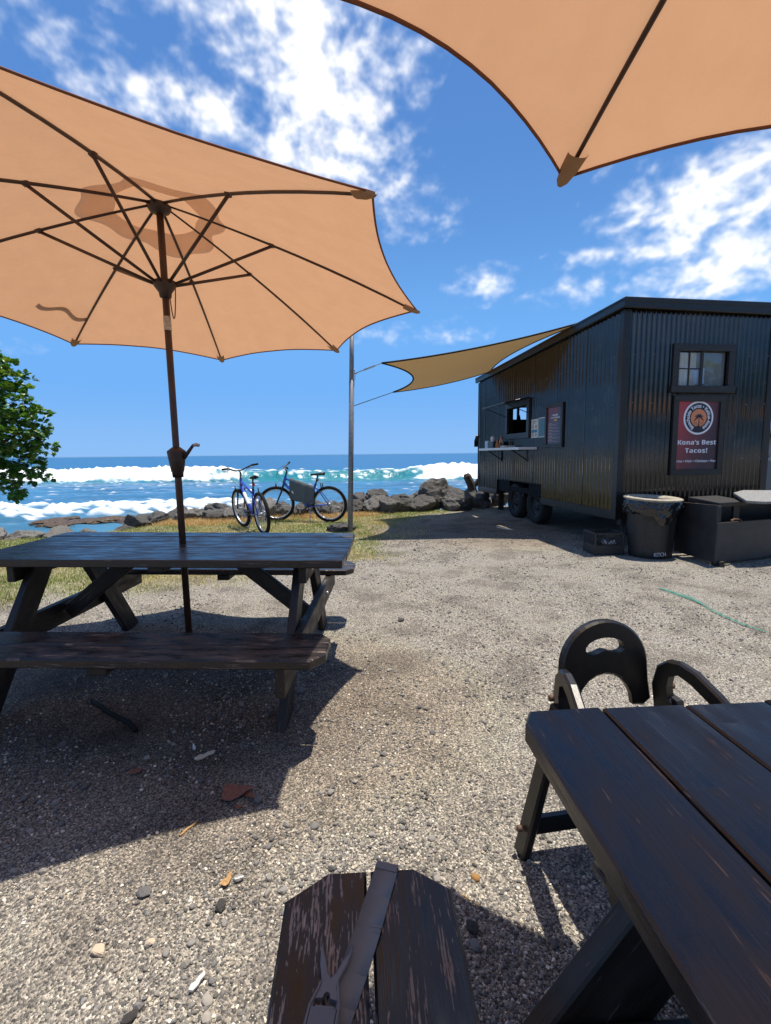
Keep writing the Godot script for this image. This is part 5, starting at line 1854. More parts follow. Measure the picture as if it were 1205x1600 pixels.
func umbrella(label: String, foot: Vector3, hub: Vector3, tips: Array, run: float, crank_y: float, scallop := 0.05) -> Node3D:
	var o := thing("patio_umbrella", label, "umbrella", foot, 0.0, "peach patio umbrellas over the tables")
	var L := func(p: Vector3) -> Vector3: return p - foot
	var ax := (hub - foot).normalized()
	var st := begin(true)
	tube(st, [Vector3(0, -0.05, 0), L.call(foot.lerp(hub, 0.45)), L.call(foot.lerp(hub, 0.46)), L.call(hub + ax * 0.06)], [0.0195, 0.0195, 0.0185, 0.0185], 18)
	obj("pole", st, M.bronze, o)
	var R := foot + ax * (foot.distance_to(hub) - run)
	var cy := foot + ax * ((crank_y - foot.y) / ax.y)
	var fit := Basis(Quaternion(Vector3.UP, ax))
	# crank housing
	st = begin(true)
	lathe(st, [Vector2(0.019, -0.115), Vector2(0.030, -0.115), Vector2(0.032, -0.085), Vector2(0.036, -0.08), Vector2(0.052, 0.03), Vector2(0.05, 0.036), Vector2(0.022, 0.058), Vector2(0.019, 0.058)], 22, Transform3D(fit, L.call(cy)))
	obj("crank_housing", st, M.bronze_dark, o)
	st = begin(true)
	tube(st, [L.call(cy) + Vector3(0.045, -0.005, 0.01), L.call(cy) + Vector3(0.075, 0.03, 0.015), L.call(cy) + Vector3(0.105, 0.066, 0.02)], [0.012, 0.010, 0.008], 10)
	var ch := obj("crank_arm", st, M.bronze_dark, o)
	st = begin(true)
	tube(st, [L.call(cy) + Vector3(0.102, 0.066, 0.02), L.call(cy) + Vector3(0.125, 0.07, 0.024), L.call(cy) + Vector3(0.142, 0.066, 0.03)], [0.008, 0.0105, 0.009], 10)
	obj("crank_knob", st, M.steel, o)
	# sticker and hubs
	st = begin(true)
	var sp := R - ax * 0.17
	tube(st, [L.call(sp), L.call(sp - ax * 0.075)], 0.0202, 18, false)
	obj("paper_label", st, M.sticker, o)
	st = begin(true)
	lathe(st, [Vector2(0.019, -0.075), Vector2(0.03, -0.07), Vector2(0.034, -0.045), Vector2(0.058, -0.012), Vector2(0.06, 0.012), Vector2(0.045, 0.02), Vector2(0.019, 0.022)], 24, Transform3D(fit, L.call(R)))
	obj("runner", st, M.bronze_dark, o)
	st = begin(true)
	lathe(st, [Vector2(0.019, -0.045), Vector2(0.05, -0.035), Vector2(0.06, -0.02), Vector2(0.06, 0.018), Vector2(0.04, 0.04), Vector2(0, 0.045)], 24, Transform3D(fit, L.call(hub)))
	obj("crown_hub", st, M.bronze_dark, o)
	# chain loop hanging from the runner
	st = begin(true)
	var links := []
	for i in 13:
		var u := i / 12.0
		links.append(L.call(R - ax * 0.05) + Vector3(0.034 + 0.035 * u, -0.13 * 4.0 * u * (1 - u) * (1.0 + 0.4 * u) + 0.03 * u, 0.03))
	tube(st, links, 0.0032, 5)
	obj("chain", st, M.rust, o)
	# ribs, struts, pockets
	for k in 8:
		var tip: Vector3 = tips[k]
		var flat := (tip - hub)
		flat = (flat - ax * flat.dot(ax)).normalized()
		st = begin(true)
		var pts := []
		for i in 9: pts.append(L.call(rib_point(hub + flat * 0.045, tip, i / 8.0 * 0.985)))
		tube(st, pts, [0.0085, 0.0085, 0.0085, 0.0085, 0.008, 0.0075, 0.007, 0.0065, 0.006], 8)
		obj("rib", st, M.bronze, o)
		st = begin(true)
		var j := rib_point(hub + flat * 0.045, tip, 0.40)
		tube(st, [L.call(R + flat * 0.05), L.call(j + Vector3(0, -0.006, 0))], 0.0085, 8)
		box(st, L.call(j), Vector3(0.03, 0.026, 0.03), 0.004)
		obj("strut", st, M.bronze, o)
	# canopy: eight cloth panels, each a sheet between two ribs
	var cloth := func(k: int, u: float, s: float, lift: float) -> Vector3:
		var ta: Vector3 = tips[k]
		var tb: Vector3 = tips[(k + 1) % 8]
		var b := 4.0 * u * (1.0 - u)
		var se := s * (1.0 - scallop * b * s * s * s)
		var pa := rib_point(hub, ta, se)
		var pb := rib_point(hub, tb, se)
		var p := pa.lerp(pb, u)
		p += ax * (0.012 + lift - 0.016 * b * s * (1.0 - 0.5 * s) + 0.004 * noise.get_noise_3dv(p * 6.0) * b)
		return p - foot
	for k in 8:
		st = begin(true)
		var nu := 12
		var ns := 16
		for i in nu:
			for jn in ns:
				var s0 := lerpf(0.03, 1.0, jn / float(ns))
				var s1 := lerpf(0.03, 1.0, (jn + 1) / float(ns))
				var u0 := i / float(nu)
				var u1 := (i + 1) / float(nu)
				poly(st, [cloth.call(k, u0, s0, 0.0), cloth.call(k, u1, s0, 0.0), cloth.call(k, u1, s1, 0.0), cloth.call(k, u0, s1, 0.0)], ax)
		obj("canopy_panel", st, M.fabric, o)
		st = begin(true)
		var edge := []
		for i in 17: edge.append(cloth.call(k, i / 16.0, 0.999, -0.002))
		tube(st, edge, 0.0042, 6)
		obj("hem", st, M.hem, o)
		# tip pocket: folded cloth cup round the rib end
		st = begin(true)
		var t2: Vector3 = tips[k]
		var dirv := (t2 - hub).normalized()
		var sd := dirv.cross(ax).normalized()
		var n2 := sd.cross(dirv)
		var rows := [[-0.085, 0.030, 0.016], [-0.04, 0.027, 0.02], [0.0, 0.018, 0.016], [0.016, 0.008, 0.008]]
		for r in 3:
			for a in 10:
				var qd := []
				for c in [[r, a], [r, a + 1], [r + 1, a + 1], [r + 1, a]]:
					var an: float = PI * c[1] / 10.0
					var rw = rows[c[0]]
					qd.append(L.call(t2 + dirv * rw[0] + sd * cos(an) * rw[1] - n2 * (sin(an) * rw[2] - 0.008)))
				poly(st, qd, -n2)
		obj("tip_pocket", st, M.pocket, o)
	# vent cap, its edge in loose scallops
	st = begin(true)
	for k in 8:
		for i in 8:
			for jn in 6:
				var q := []
				for c in [[i, jn], [i + 1, jn], [i + 1, jn + 1], [i, jn + 1]]:
					var u: float = c[0] / 8.0
					var v: float = c[1] / 6.0
					var reach := 0.255 * (1.0 + 0.10 * sin((k + u) * 2.4 + 1.0) + 0.05 * sin((k + u) * 6.3))
					var inner := 0.155 * (1.0 + 0.04 * sin((k + u) * 3.1))
					var s := lerpf(inner, reach, v)
					q.append(cloth.call(k, u, s, 0.022 + 0.012 * (1.0 - v)))
				poly(st, q, ax)
	obj("vent_cap", st, M.vent_fabric, o)
	st = begin(true)
	lathe(st, [Vector2(0.03, 0.05), Vector2(0.02, 0.09), Vector2(0.028, 0.11), Vector2(0.012, 0.14), Vector2(0, 0.145)], 16, Transform3D(fit, L.call(hub)))
	obj("finial", st, M.bronze_dark, o)
	return o

func umbrellas() -> void:
	var tips := [Vector3(-0.033, 2.168, -1.856), Vector3(0.195, 2.063, -2.931), Vector3(-0.360, 2.038, -3.876), Vector3(-1.352, 2.032, -4.184), Vector3(-2.269, 2.063, -3.680), Vector3(-2.628, 2.128, -2.584), Vector3(-2.089, 2.182, -1.623), Vector3(-1.185, 2.285, -1.31)]
	var hub := Vector3(-1.194, 2.587, -2.781)
	var foot := Vector3(-1.2, 0, -2.85)
	var o := umbrella("far peach umbrella, its whole underside and ribs in view", foot, hub, tips, 0.40, 1.245)
	# tie strap lying across the outside of the canopy, seen as a silhouette
	var st := begin(true)
	var t4: Vector3 = tips[4]
	var t5: Vector3 = tips[5]
	for i in 14:
		var q := []
		for c in [[i, -1.0], [i + 1, -1.0], [i + 1, 1.0], [i, 1.0]]:
			var u: float = c[0] / 14.0
			var w: float = 0.014 * c[1] + 0.02 * sin(u * 9.0)
			var p := rib_point(hub, t4, 0.80 + w).lerp(rib_point(hub, t5, 0.80 + w), u * 0.36)
			q.append(p - foot + Vector3(0, 0.03, 0))
		poly(st, q, Vector3.UP)
	obj("tie_strap", st, M.hem, o)
	var hub2 := Vector3(0.79, 2.56, 0.05)
	var foot2 := Vector3(0.75, 0, 0.03)
	var tips2 := []
	for k in 8:
		var a := deg_to_rad(9.9) - k * PI / 4
		tips2.append(hub2 + Vector3(-sin(a) * 1.573, -0.54, -cos(a) * 1.573))
	tips2[1] += Vector3(0, -0.14, 0)
	umbrella("near peach umbrella cut off by the top right of the view", foot2, hub2, tips2, 0.40, 1.245, 0.088)

func shade_sail() -> void:
	var post := thing("sail_post", "tall grey steel post right of the far table holding the shade sail", "post", Vector3(-0.585, gh(-0.58, -7.85), -7.85))
	var st := begin(true)
	tube(st, [Vector3(0, -0.2, 0), Vector3(0.075, 2.42, 0)], 0.042, 16)
	obj("lower_tube", st, M.grey_post, post)
	st = begin(true)
	tube(st, [Vector3(0.07, 2.4, 0), Vector3(0.09, 3.1, 0)], 0.036, 16)
	obj("upper_tube", st, M.grey_post, post)
	st = begin()
	box(st, Vector3(0.125, 2.5, 0), Vector3(0.012, 0.16, 0.05), 0.003)
	tube(st, [Vector3(0.1, 2.52, 0.0), Vector3(0.16, 2.52, 0)], 0.012, 6)
	obj("anchor_plate", st, M.steel, post)
	var c1 := Vector3(-0.03, 2.58, -7.35)
	var c2 := Vector3(0.17, 2.42, -9.45)
	var c3 := TX * Vector3(0.10, 3.13, -1.15)
	var c4 := TX * Vector3(0.05, 3.02, -4.72)
	var o := thing("shade_sail", "tan mesh shade sail stretched from the post to the trailer roof", "shade sail", c1)
	var edge := func(a: Vector3, b: Vector3, t: float, bow: Vector3) -> Vector3:
		return a.lerp(b, t) + bow * 4.0 * t * (1.0 - t)
	var P := func(u: float, v: float) -> Vector3:
		# u from the post to the roof, v from the near edge to the far edge
		var near: Vector3 = edge.call(c1, c3, u, Vector3(0.0, -0.05, -0.06))
		var far: Vector3 = edge.call(c2, c4, u, Vector3(0.0, -0.06, 0.05))
		var l: Vector3 = edge.call(c1, c2, v, Vector3(0.42, 0.02, 0.0))
		var r: Vector3 = edge.call(c3, c4, v, Vector3(-0.26, -0.02, 0.0))
		var bil := c1.lerp(c3, u).lerp(c2.lerp(c4, u), v)
		return near.lerp(far, v) + l.lerp(r, u) - bil - c1
	st = begin(true)
	var nu := 40
	var nv := 24
	for i in nu:
		for j in nv:
			poly(st, [P.call(i / float(nu), j / float(nv)), P.call((i + 1) / float(nu), j / float(nv)), P.call((i + 1) / float(nu), (j + 1) / float(nv)), P.call(i / float(nu), (j + 1) / float(nv))], Vector3.UP)
	obj("sail_cloth", st, M.shade, o)
	for e in 4:
		st = begin(true)
		var pts := []
		for i in 33:
			var t := i / 32.0
			pts.append([P.call(t, 0.0), P.call(t, 1.0), P.call(0.0, t), P.call(1.0, t)][e])
		tube(st, pts, 0.014, 6)
		obj("edge_webbing", st, M.black_edge, o)
	st = begin()
	var a1: Vector3 = post.position + Vector3(0.13, 2.52, 0) - c1
	tube(st, [a1, a1.lerp(Vector3.ZERO, 0.35)], 0.007, 6)
	tube(st, [a1.lerp(Vector3.ZERO, 0.35), a1.lerp(Vector3.ZERO, 0.75)], 0.014, 6)
	tube(st, [a1.lerp(Vector3.ZERO, 0.75), Vector3.ZERO], 0.007, 6)
	obj("turnbuckle", st, M.chrome, o)
	st = begin()
	var a2: Vector3 = post.position + Vector3(0.09, 2.02, -0.02) - c1
	tube(st, [a2, (c2 - c1)], 0.007, 5)
	obj("tie_line", st, M.black, o)

# ------------------------------------------------------------------ bicycles
func bicycle(label: String, rear: Vector3, front: Vector3, frame: Material, fork: Material, steer: float, lean: float) -> Node3D:
	var mid := (rear + front) * 0.5
	var o := thing("bicycle", label, "bicycle", Vector3(mid.x, mid.y, mid.z), 0.0, "blue bicycles parked by the shore")
	var d := (front - rear).normalized()
	var side := d.cross(Vector3.UP)
	o.basis = Basis(d, Vector3.UP, side) * Basis(Vector3.RIGHT, lean)
	var R := 0.34
	var rh := Vector3(-0.525, R, 0)
	var fh := Vector3(0.525, R, 0)
	var bb := Vector3(-0.10, 0.285, 0)
	var seat_top := Vector3(-0.265, 0.70, 0)
	var ht := Vector3(0.315, 0.86, 0)
	var hb := Vector3(0.36, 0.72, 0)
	# steering turns about the head tube
	var sax := (ht - hb).normalized()
	var S := func(p: Vector3) -> Vector3: return hb + Basis(sax, steer) * (p - hb)
	var st := begin(true)
	tube(st, [seat_top.lerp(bb, 0.14), hb.lerp(ht, 0.72)], 0.023, 12)
	tube(st, [bb, hb.lerp(ht, 0.1)], 0.027, 12)
	tube(st, [bb, seat_top], 0.021, 12)
	tube(st, [hb - sax * 0.01, ht + sax * 0.01], 0.026, 12)
	obj("frame", st, frame, o)
	st = begin(true)
	for s in [-1.0, 1.0]:
		tube(st, [bb + Vector3(0, 0, s * 0.035), Vector3(-0.3, 0.31, s * 0.045), rh + Vector3(0, 0, s * 0.065)], [0.012, 0.011, 0.009], 8)
		tube(st, [seat_top + Vector3(0, -0.04, s * 0.02), Vector3(-0.36, 0.57, s * 0.04), rh + Vector3(0, 0, s * 0.065)], [0.010, 0.010, 0.008], 8)
	obj("rear_stays", st, frame, o)
	# white lettering panels on the frame
	st = begin(true)
	var pa := bb.lerp(hb.lerp(ht, 0.1), 0.35)
	var pb := bb.lerp(hb.lerp(ht, 0.1), 0.75)
	tube(st, [pa, pb], 0.0276, 12, false)
	obj("white_decal", st, M.white, o)
	st = begin(true)
	for s in [-1.0, 1.0]:
		tube(st, [S.call(hb + Vector3(0.02, -0.05, s * 0.062)), S.call(hb + Vector3(0.06, -0.16, s * 0.062))], 0.017, 10)
		tube(st, [S.call(hb + Vector3(0.06, -0.16, s * 0.062)), S.call(fh + Vector3(0, 0, s * 0.062))], 0.014, 10)
	tube(st, [S.call(hb + Vector3(0.018, -0.045, -0.07)), S.call(hb + Vector3(0.018, -0.045, 0.07))], 0.02, 10)
	tube(st, [S.call(hb), S.call(hb + Vector3(0.014, -0.05, 0))], 0.017, 10)
	obj("fork", st, fork, o)
	for k in 2:
		var w := Node3D.new()
		w.name = "wheel"
		o.add_child(w, true)
		if k == 0: w.transform = Transform3D(Basis(), rh)
		else: w.transform = Transform3D(Basis(sax, steer), S.call(fh))
		st = begin(true)
		torus(st, R - 0.027, 0.028, 64, 10)
		for i in 64:
			var a := TAU * i / 64
			for s in [-1.0, 1.0]:
				var c := Vector3(cos(a), sin(a), 0)
				box(st, Vector3.ZERO, Vector3(0.009, 0.012, 0.016), 0.002, Transform3D(Basis(c, Vector3(-sin(a), cos(a), 0), Vector3.BACK), c * (R - 0.004) + Vector3(0, 0, s * 0.012)))
		obj("tyre", st, M.tyre, w)
		st = begin(true)
		torus(st, R - 0.058, 0.011, 64, 8, Transform3D(), 1.4)
		obj("rim", st, M.alloy, w)
		st = begin(true)
		lathe(st, [Vector2(0, -0.05), Vector2(0.012, -0.05), Vector2(0.012, -0.03), Vector2(0.026, -0.028), Vector2(0.026, -0.022), Vector2(0.014, -0.02), Vector2(0.014, 0.02), Vector2(0.026, 0.022), Vector2(0.026, 0.028), Vector2(0.012, 0.03), Vector2(0.012, 0.05), Vector2(0, 0.05)], 14, Transform3D(Basis(Vector3.RIGHT, PI / 2), Vector3.ZERO))
		obj("hub", st, M.alloy, w)
		st = begin()
		for i in 32:
			var a := TAU * i / 32
			var s := 1.0 if i % 2 == 0 else -1.0
			var b := a + (0.9 if (i / 2) % 2 == 0 else -0.9)
			tube(st, [Vector3(cos(b) * 0.024, sin(b) * 0.024, s * 0.024), Vector3(cos(a) * (R - 0.055), sin(a) * (R - 0.055), 0)], 0.0014, 4, false)
		var sp := obj("spokes", st, M.alloy, w)
		sp.set_meta("kind", "stuff")
		if k == 0:
			st = begin(true)
			for g in 6:
				lathe(st, [Vector2(0.012, 0.0), Vector2(0.03 + g * 0.006, 0.0), Vector2(0.03 + g * 0.006, 0.003), Vector2(0.012, 0.003)], 22, Transform3D(Basis(Vector3.RIGHT, PI / 2), Vector3(0, 0, 0.055 - g * 0.005)))
			obj("sprockets", st, M.steel, w)
	# seat post, saddle, reflector
	st = begin(true)
	tube(st, [seat_top - Vector3(0, 0.02, 0), seat_top + Vector3(-0.055, 0.175, 0)], 0.0135, 10)
	tube(st, [seat_top + Vector3(0.005, -0.015, 0), seat_top + Vector3(-0.005, 0.012, 0)], 0.021, 10)
	obj("seat_post", st, M.black, o)
	st = begin(true)
	var sc := seat_top + Vector3(-0.06, 0.2, 0)
	for i in 10:
		for a in 14:
			var qd := []
			for c in [[i, a], [i + 1, a], [i + 1, a + 1], [i, a + 1]]:
				var u: float = c[0] / 10.0
				var an: float = TAU * c[1] / 14.0
				var x := lerpf(-0.135, 0.145, u)
				var wd := lerpf(0.078, 0.018, ss(0.1, 0.85, u)) * sqrt(maxf(0.02, 1.0 - pow(absf(u * 2.0 - 1.0), 5.0)))
				var top := 0.024 + 0.018 * pow(1.0 - u, 2.0) - 0.012 * u
				qd.append(sc + Vector3(x, (top if sin(an) > 0.0 else -0.022) * absf(sin(an)) + 0.012 * (0.5 - u), cos(an) * wd))
			var cn: Vector3 = (qd[0] + qd[2]) * 0.5 - sc
			poly(st, qd, Vector3(0, cn.y, cn.z))
	obj("saddle", st, M.black, o)
	st = begin()
	box(st, seat_top + Vector3(-0.055, 0.09, 0), Vector3(0.02, 0.05, 0.045), 0.006)
	obj("rear_reflector", st, M.red, o)
	# stem and bars
	st = begin(true)
	var stem_top := ht + sax * 0.14 + Vector3(0.02, 0, 0)
	tube(st, [S.call(ht), S.call(ht + sax * 0.11), S.call(stem_top + Vector3(0.04, 0.01, 0))], 0.015, 10)
	var bar := []
	for p in [[-0.32, -0.05, 0.075], [-0.2, -0.03, 0.07], [-0.12, 0.025, 0.035], [-0.05, 0.045, 0.01], [0.05, 0.045, 0.01], [0.12, 0.025, 0.035], [0.2, -0.03, 0.07], [0.32, -0.05, 0.075]]:
		bar.append(S.call(stem_top + Vector3(p[1], p[2], p[0])))
	tube(st, bar, 0.0125, 10)
	obj("handlebar", st, M.black, o)
	for s in [0, 1]:
		st = begin(true)
		var e0: Vector3 = bar[0] if s == 0 else bar[7]
		var e1: Vector3 = bar[1] if s == 0 else bar[6]
		tube(st, [e0, e0.lerp(e1, 0.95)], 0.0175, 10)
		obj("grip", st, M.tyre, o)
		st = begin(true)
		var lv := e0.lerp(e1, 1.15)
		tube(st, [lv + Vector3(0.01, -0.01, 0), lv + Vector3(0.06, -0.035, 0.0), lv.lerp(e0, 0.75) + Vector3(0.07, -0.04, 0)], [0.012, 0.008, 0.006], 8)
		obj("brake_lever", st, M.steel, o)
		st = begin(true)
		var z := -0.2 if s == 0 else 0.2
		var cab := []
		for i in 11:
			var u := i / 10.0
			cab.append(S.call(stem_top + Vector3(0.03 + 0.16 * sin(PI * u) - 0.02 * u, 0.05 - 0.34 * u + 0.03 * sin(PI * u), z * (1.0 - u * 0.8))))
		tube(st, cab, 0.0032, 5)
		obj("cable", st, M.black, o)
	# drive: cranks, chainring, chain
	st = begin(true)
	for r in [0.085, 0.062]:
		torus(st, r, 0.006, 32, 6, Transform3D(Basis(), bb + Vector3(0, 0, 0.05)))
	for i in 5:
		var a := TAU * i / 5
		tube(st, [bb + Vector3(0, 0, 0.05), bb + Vector3(cos(a) * 0.08, sin(a) * 0.08, 0.05)], 0.006, 6)
	obj("chainring", st, M.black, o)
	for s in [-1.0, 1.0]:
		st = begin(true)
		var ca: Vector3 = Vector3(cos(-0.5), sin(-0.5), 0) * 0.168 * s
		tube(st, [bb + Vector3(0, 0, s * 0.05), bb + Vector3(0, 0, s * 0.068), bb + ca + Vector3(0, 0, s * 0.08)], 0.011, 8)
		obj("crank", st, M.black, o)
		st = begin()
		box(st, bb + ca + Vector3(0, 0, s * 0.13), Vector3(0.085, 0.024, 0.09), 0.006)
		obj("pedal", st, M.black, o)
	st = begin(true)
	tube(st, [bb + Vector3(0, 0.085, 0.05), rh + Vector3(0, 0.04, 0.045)], 0.0035, 5)
	tube(st, [bb + Vector3(0, -0.085, 0.05), rh + Vector3(0.01, -0.11, 0.045), rh + Vector3(-0.03, -0.09, 0.045), rh + Vector3(-0.025, -0.04, 0.045)], 0.0035, 5)
	obj("chain", st, M.black, o)
	st = begin(true)
	tube(st, [rh + Vector3(0, -0.02, 0.075), rh + Vector3(0.0, -0.07, 0.07), rh + Vector3(0.01, -0.12, 0.05)], [0.014, 0.014, 0.012], 8)
	obj("derailleur", st, M.black, o)
	st = begin(true)
	tube(st, [bb + Vector3(-0.05, -0.03, -0.04), Vector3(-0.19 , 0.01 - lean * 0.2, -0.16)], 0.008, 6)
	obj("kickstand", st, M.steel, o)
	# brakes over both wheels
	for k in 2:
		st = begin(true)
		for s in [-1.0, 1.0]:
			var p: Vector3 = rh + Vector3(0.13, 0.3, s * 0.045) if k == 0 else S.call(fh + Vector3(-0.02, 0.3, s * 0.05))
			tube(st, [p, p + Vector3(0.01, 0.1, 0)], [0.012, 0.008], 7)
		obj("brake", st, M.black, o)
	return o

func bicycles() -> void:
	var y1 := gh(-2.2, -8.0)
	var b1 := bicycle("royal blue bicycle nearest the table, facing away to the left", Vector3(-1.93, y1, -7.62), Vector3(-2.50, y1, -8.49), M.blue, M.black, 0.12, -0.09)
	var y2 := gh(-1.6, -9.1)
	var b2 := bicycle("bright blue bicycle seen side-on with a towel over its frame", Vector3(-1.03, y2, -9.02), Vector3(-2.07, y2, -9.24), M.sky_blue, M.black, 0.35, -0.06)
	# the towel over the second bicycle's top tube
	var t := thing("towel", "grey green towel draped over the second bicycle's top tube", "towel", b2.position)
	t.basis = b2.basis
	var st := begin(true)
	var P := func(u: float, v: float) -> Vector3:
		# u along the tube, v over it from one hem to the other
		var along := lerpf(0.235, -0.24, u)
		var tube_y := lerpf(0.815, 0.66, u)
		var dn := absf(v - 0.5) * 2.0
		var sgn := 1.0 if v > 0.5 else -1.0
		var fold := 0.014 * sin(u * 21.0 + sgn) * dn + 0.01 * sin(u * 9.0)* dn
		var y := tube_y + 0.024 - ss(0.0, 0.12, dn) * 0.02 - maxf(0.0, dn - 0.06) * (0.40 - 0.05 * u + 0.02 * sin(u * 5.0))
		return Vector3(along + 0.02 * dn * sin(u * 6.0), y, sgn * (ss(0.0, 0.16, dn) * 0.03 + 0.01 * dn) + fold)
	for i in 30:
		for j in 28:
			var q := [P.call(i / 30.0, j / 28.0), P.call((i + 1) / 30.0, j / 28.0), P.call((i + 1) / 30.0, (j + 1) / 28.0), P.call(i / 30.0, (j + 1) / 28.0)]
			poly(st, q, Vector3(0, 0.3, -1.0 if j < 14 else 1.0))
	obj("cloth", st, M.towel, t)

# ------------------------------------------------------------------ high chair, strap
func oval(cx: float, cy: float, rx: float, ry: float, n := 24) -> PackedVector2Array:
	var o := PackedVector2Array()
	for i in n: o.append(Vector2(cx + cos(TAU * i / n) * rx, cy + sin(TAU * i / n) * ry))
	return o

func high_chair() -> void:
	var o := thing("high_chair", "black moulded high chair standing behind the near table", "high chair", Vector3(0.70, 0, -1.36), 0.17)
	# local: seat faces +z (towards the table); back panel in the xy plane
	var st := begin()
	var ol := PackedVector2Array()
	# outline in (x, height): wide round head, lower corners, arch cut from below
	for i in 21:
		var a := PI * i / 20.0
		ol.append(Vector2(cos(a) * 0.148, 0.585 + sin(a) * 0.145))
	ol.append(Vector2(-0.150, 0.53))
	ol.append(Vector2(-0.158, 0.47))
	ol.append(Vector2(-0.13, 0.45))
	for i in 11:
		var a := PI * (1.0 - i / 10.0)
		ol.append(Vector2(cos(a) * 0.095, 0.455 + sin(a) * 0.105))
	ol.append(Vector2(0.13, 0.45))
	ol.append(Vector2(0.158, 0.47))
	ol.append(Vector2(0.150, 0.53))
	var hole := PackedVector2Array()
	for i in 28:
		var a := TAU * i / 28
		var p := Vector2(cos(a) * 0.068, 0.640 + sin(a) * 0.036)
		if p.y < 0.64: p.y = lerpf(p.y, 0.636, 0.45 + 0.55 * exp(-pow(p.x / 0.03, 2.0)))
		hole.append(p)
	var up := Basis(Vector3(1, 0, 0), Vector3(0, 0, 1), Vector3(0, 1, 0))
	# x stays, outline's second coordinate becomes height; the panel leans back a little
	var lean := Basis(Vector3.RIGHT, -0.10)
	var fl := Basis(Vector3(1, 0, 0), Vector3(0, 0, -1), Vector3(0, 1, 0))
	slab(st, ol, -0.016, 0.016, 0.007, Transform3D(lean * fl, Vector3(0, 0, -0.05)), hole)
	obj("backrest", st, M.chair, o)
	for s in [-1.0, 1.0]:
		# arm: a loop panel running forward, splayed outward
		st = begin()
		var al := PackedVector2Array()
		for p in [[-0.075, 0.43], [-0.09, 0.52], [-0.075, 0.585], [-0.04, 0.615], [0.0, 0.622], [0.05, 0.612], [0.12, 0.575], [0.19, 0.525], [0.25, 0.47], [0.26, 0.43], [0.2, 0.40], [0.05, 0.40]]:
			al.append(Vector2(p[0], p[1]))
		var ah := PackedVector2Array()
		for p in [[-0.035, 0.53], [-0.03, 0.565], [0.0, 0.583], [0.04, 0.572], [0.11, 0.535], [0.155, 0.50], [0.15, 0.475], [0.08, 0.47], [0.0, 0.475], [-0.028, 0.495]]:
			ah.append(Vector2(p[0], p[1]))
		# (z, height) outline, thickness along x
		var yaw := Basis(Vector3.UP, s * 0.22)
		var sidew := Basis(Vector3(0, 0, 1), Vector3(1, 0, 0), Vector3(0, 1, 0))
		slab(st, al, -0.014, 0.014, 0.006, Transform3D(yaw * sidew, Vector3(s * 0.185, 0, 0.0)), ah)
		obj("armrest", st, M.chair, o)
		# A-frame legs
		st = begin()
		board(st, Vector3(s * 0.275, -0.01, -0.08), Vector3(s * 0.19, 0.50, -0.03), Vector3.BACK, 0.062, 0.03, 0.006)
		obj("leg", st, M.chair, o)
		st = begin()
		board(st, Vector3(s * 0.27, -0.01, 0.52), Vector3(s * 0.20, 0.46, 0.17), Vector3.BACK, 0.062, 0.03, 0.006)
		obj("leg", st, M.chair, o)
		st = begin(true)
		for p in [Vector3(s * 0.203, 0.52, -0.055), Vector3(s * 0.206, 0.47, -0.05), Vector3(s * 0.285, 0.09, -0.075)]:
			lathe(st, [Vector2(0.010, -0.005), Vector2(0.010, 0.005), Vector2(0.006, 0.008), Vector2(0, 0.008)], 12, Transform3D(Basis(Vector3.BACK, -s * PI / 2), p))
		obj("bolts", st, M.rust, o)
	st = begin()
	board(st, Vector3(-0.26, 0.10, -0.07), Vector3(0.26, 0.10, -0.07), Vector3.UP, 0.055, 0.03, 0.006)
	obj("rear_rail", st, M.chair, o)
	st = begin()
	box(st, Vector3(0, 0.385, 0.06), Vector3(0.33, 0.03, 0.27), 0.008)
	obj("seat", st, M.chair, o)
	st = begin()
	box(st, Vector3(0, 0.2, 0.24), Vector3(0.44, 0.022, 0.1), 0.006)
	obj("footrest", st, M.chair, o)

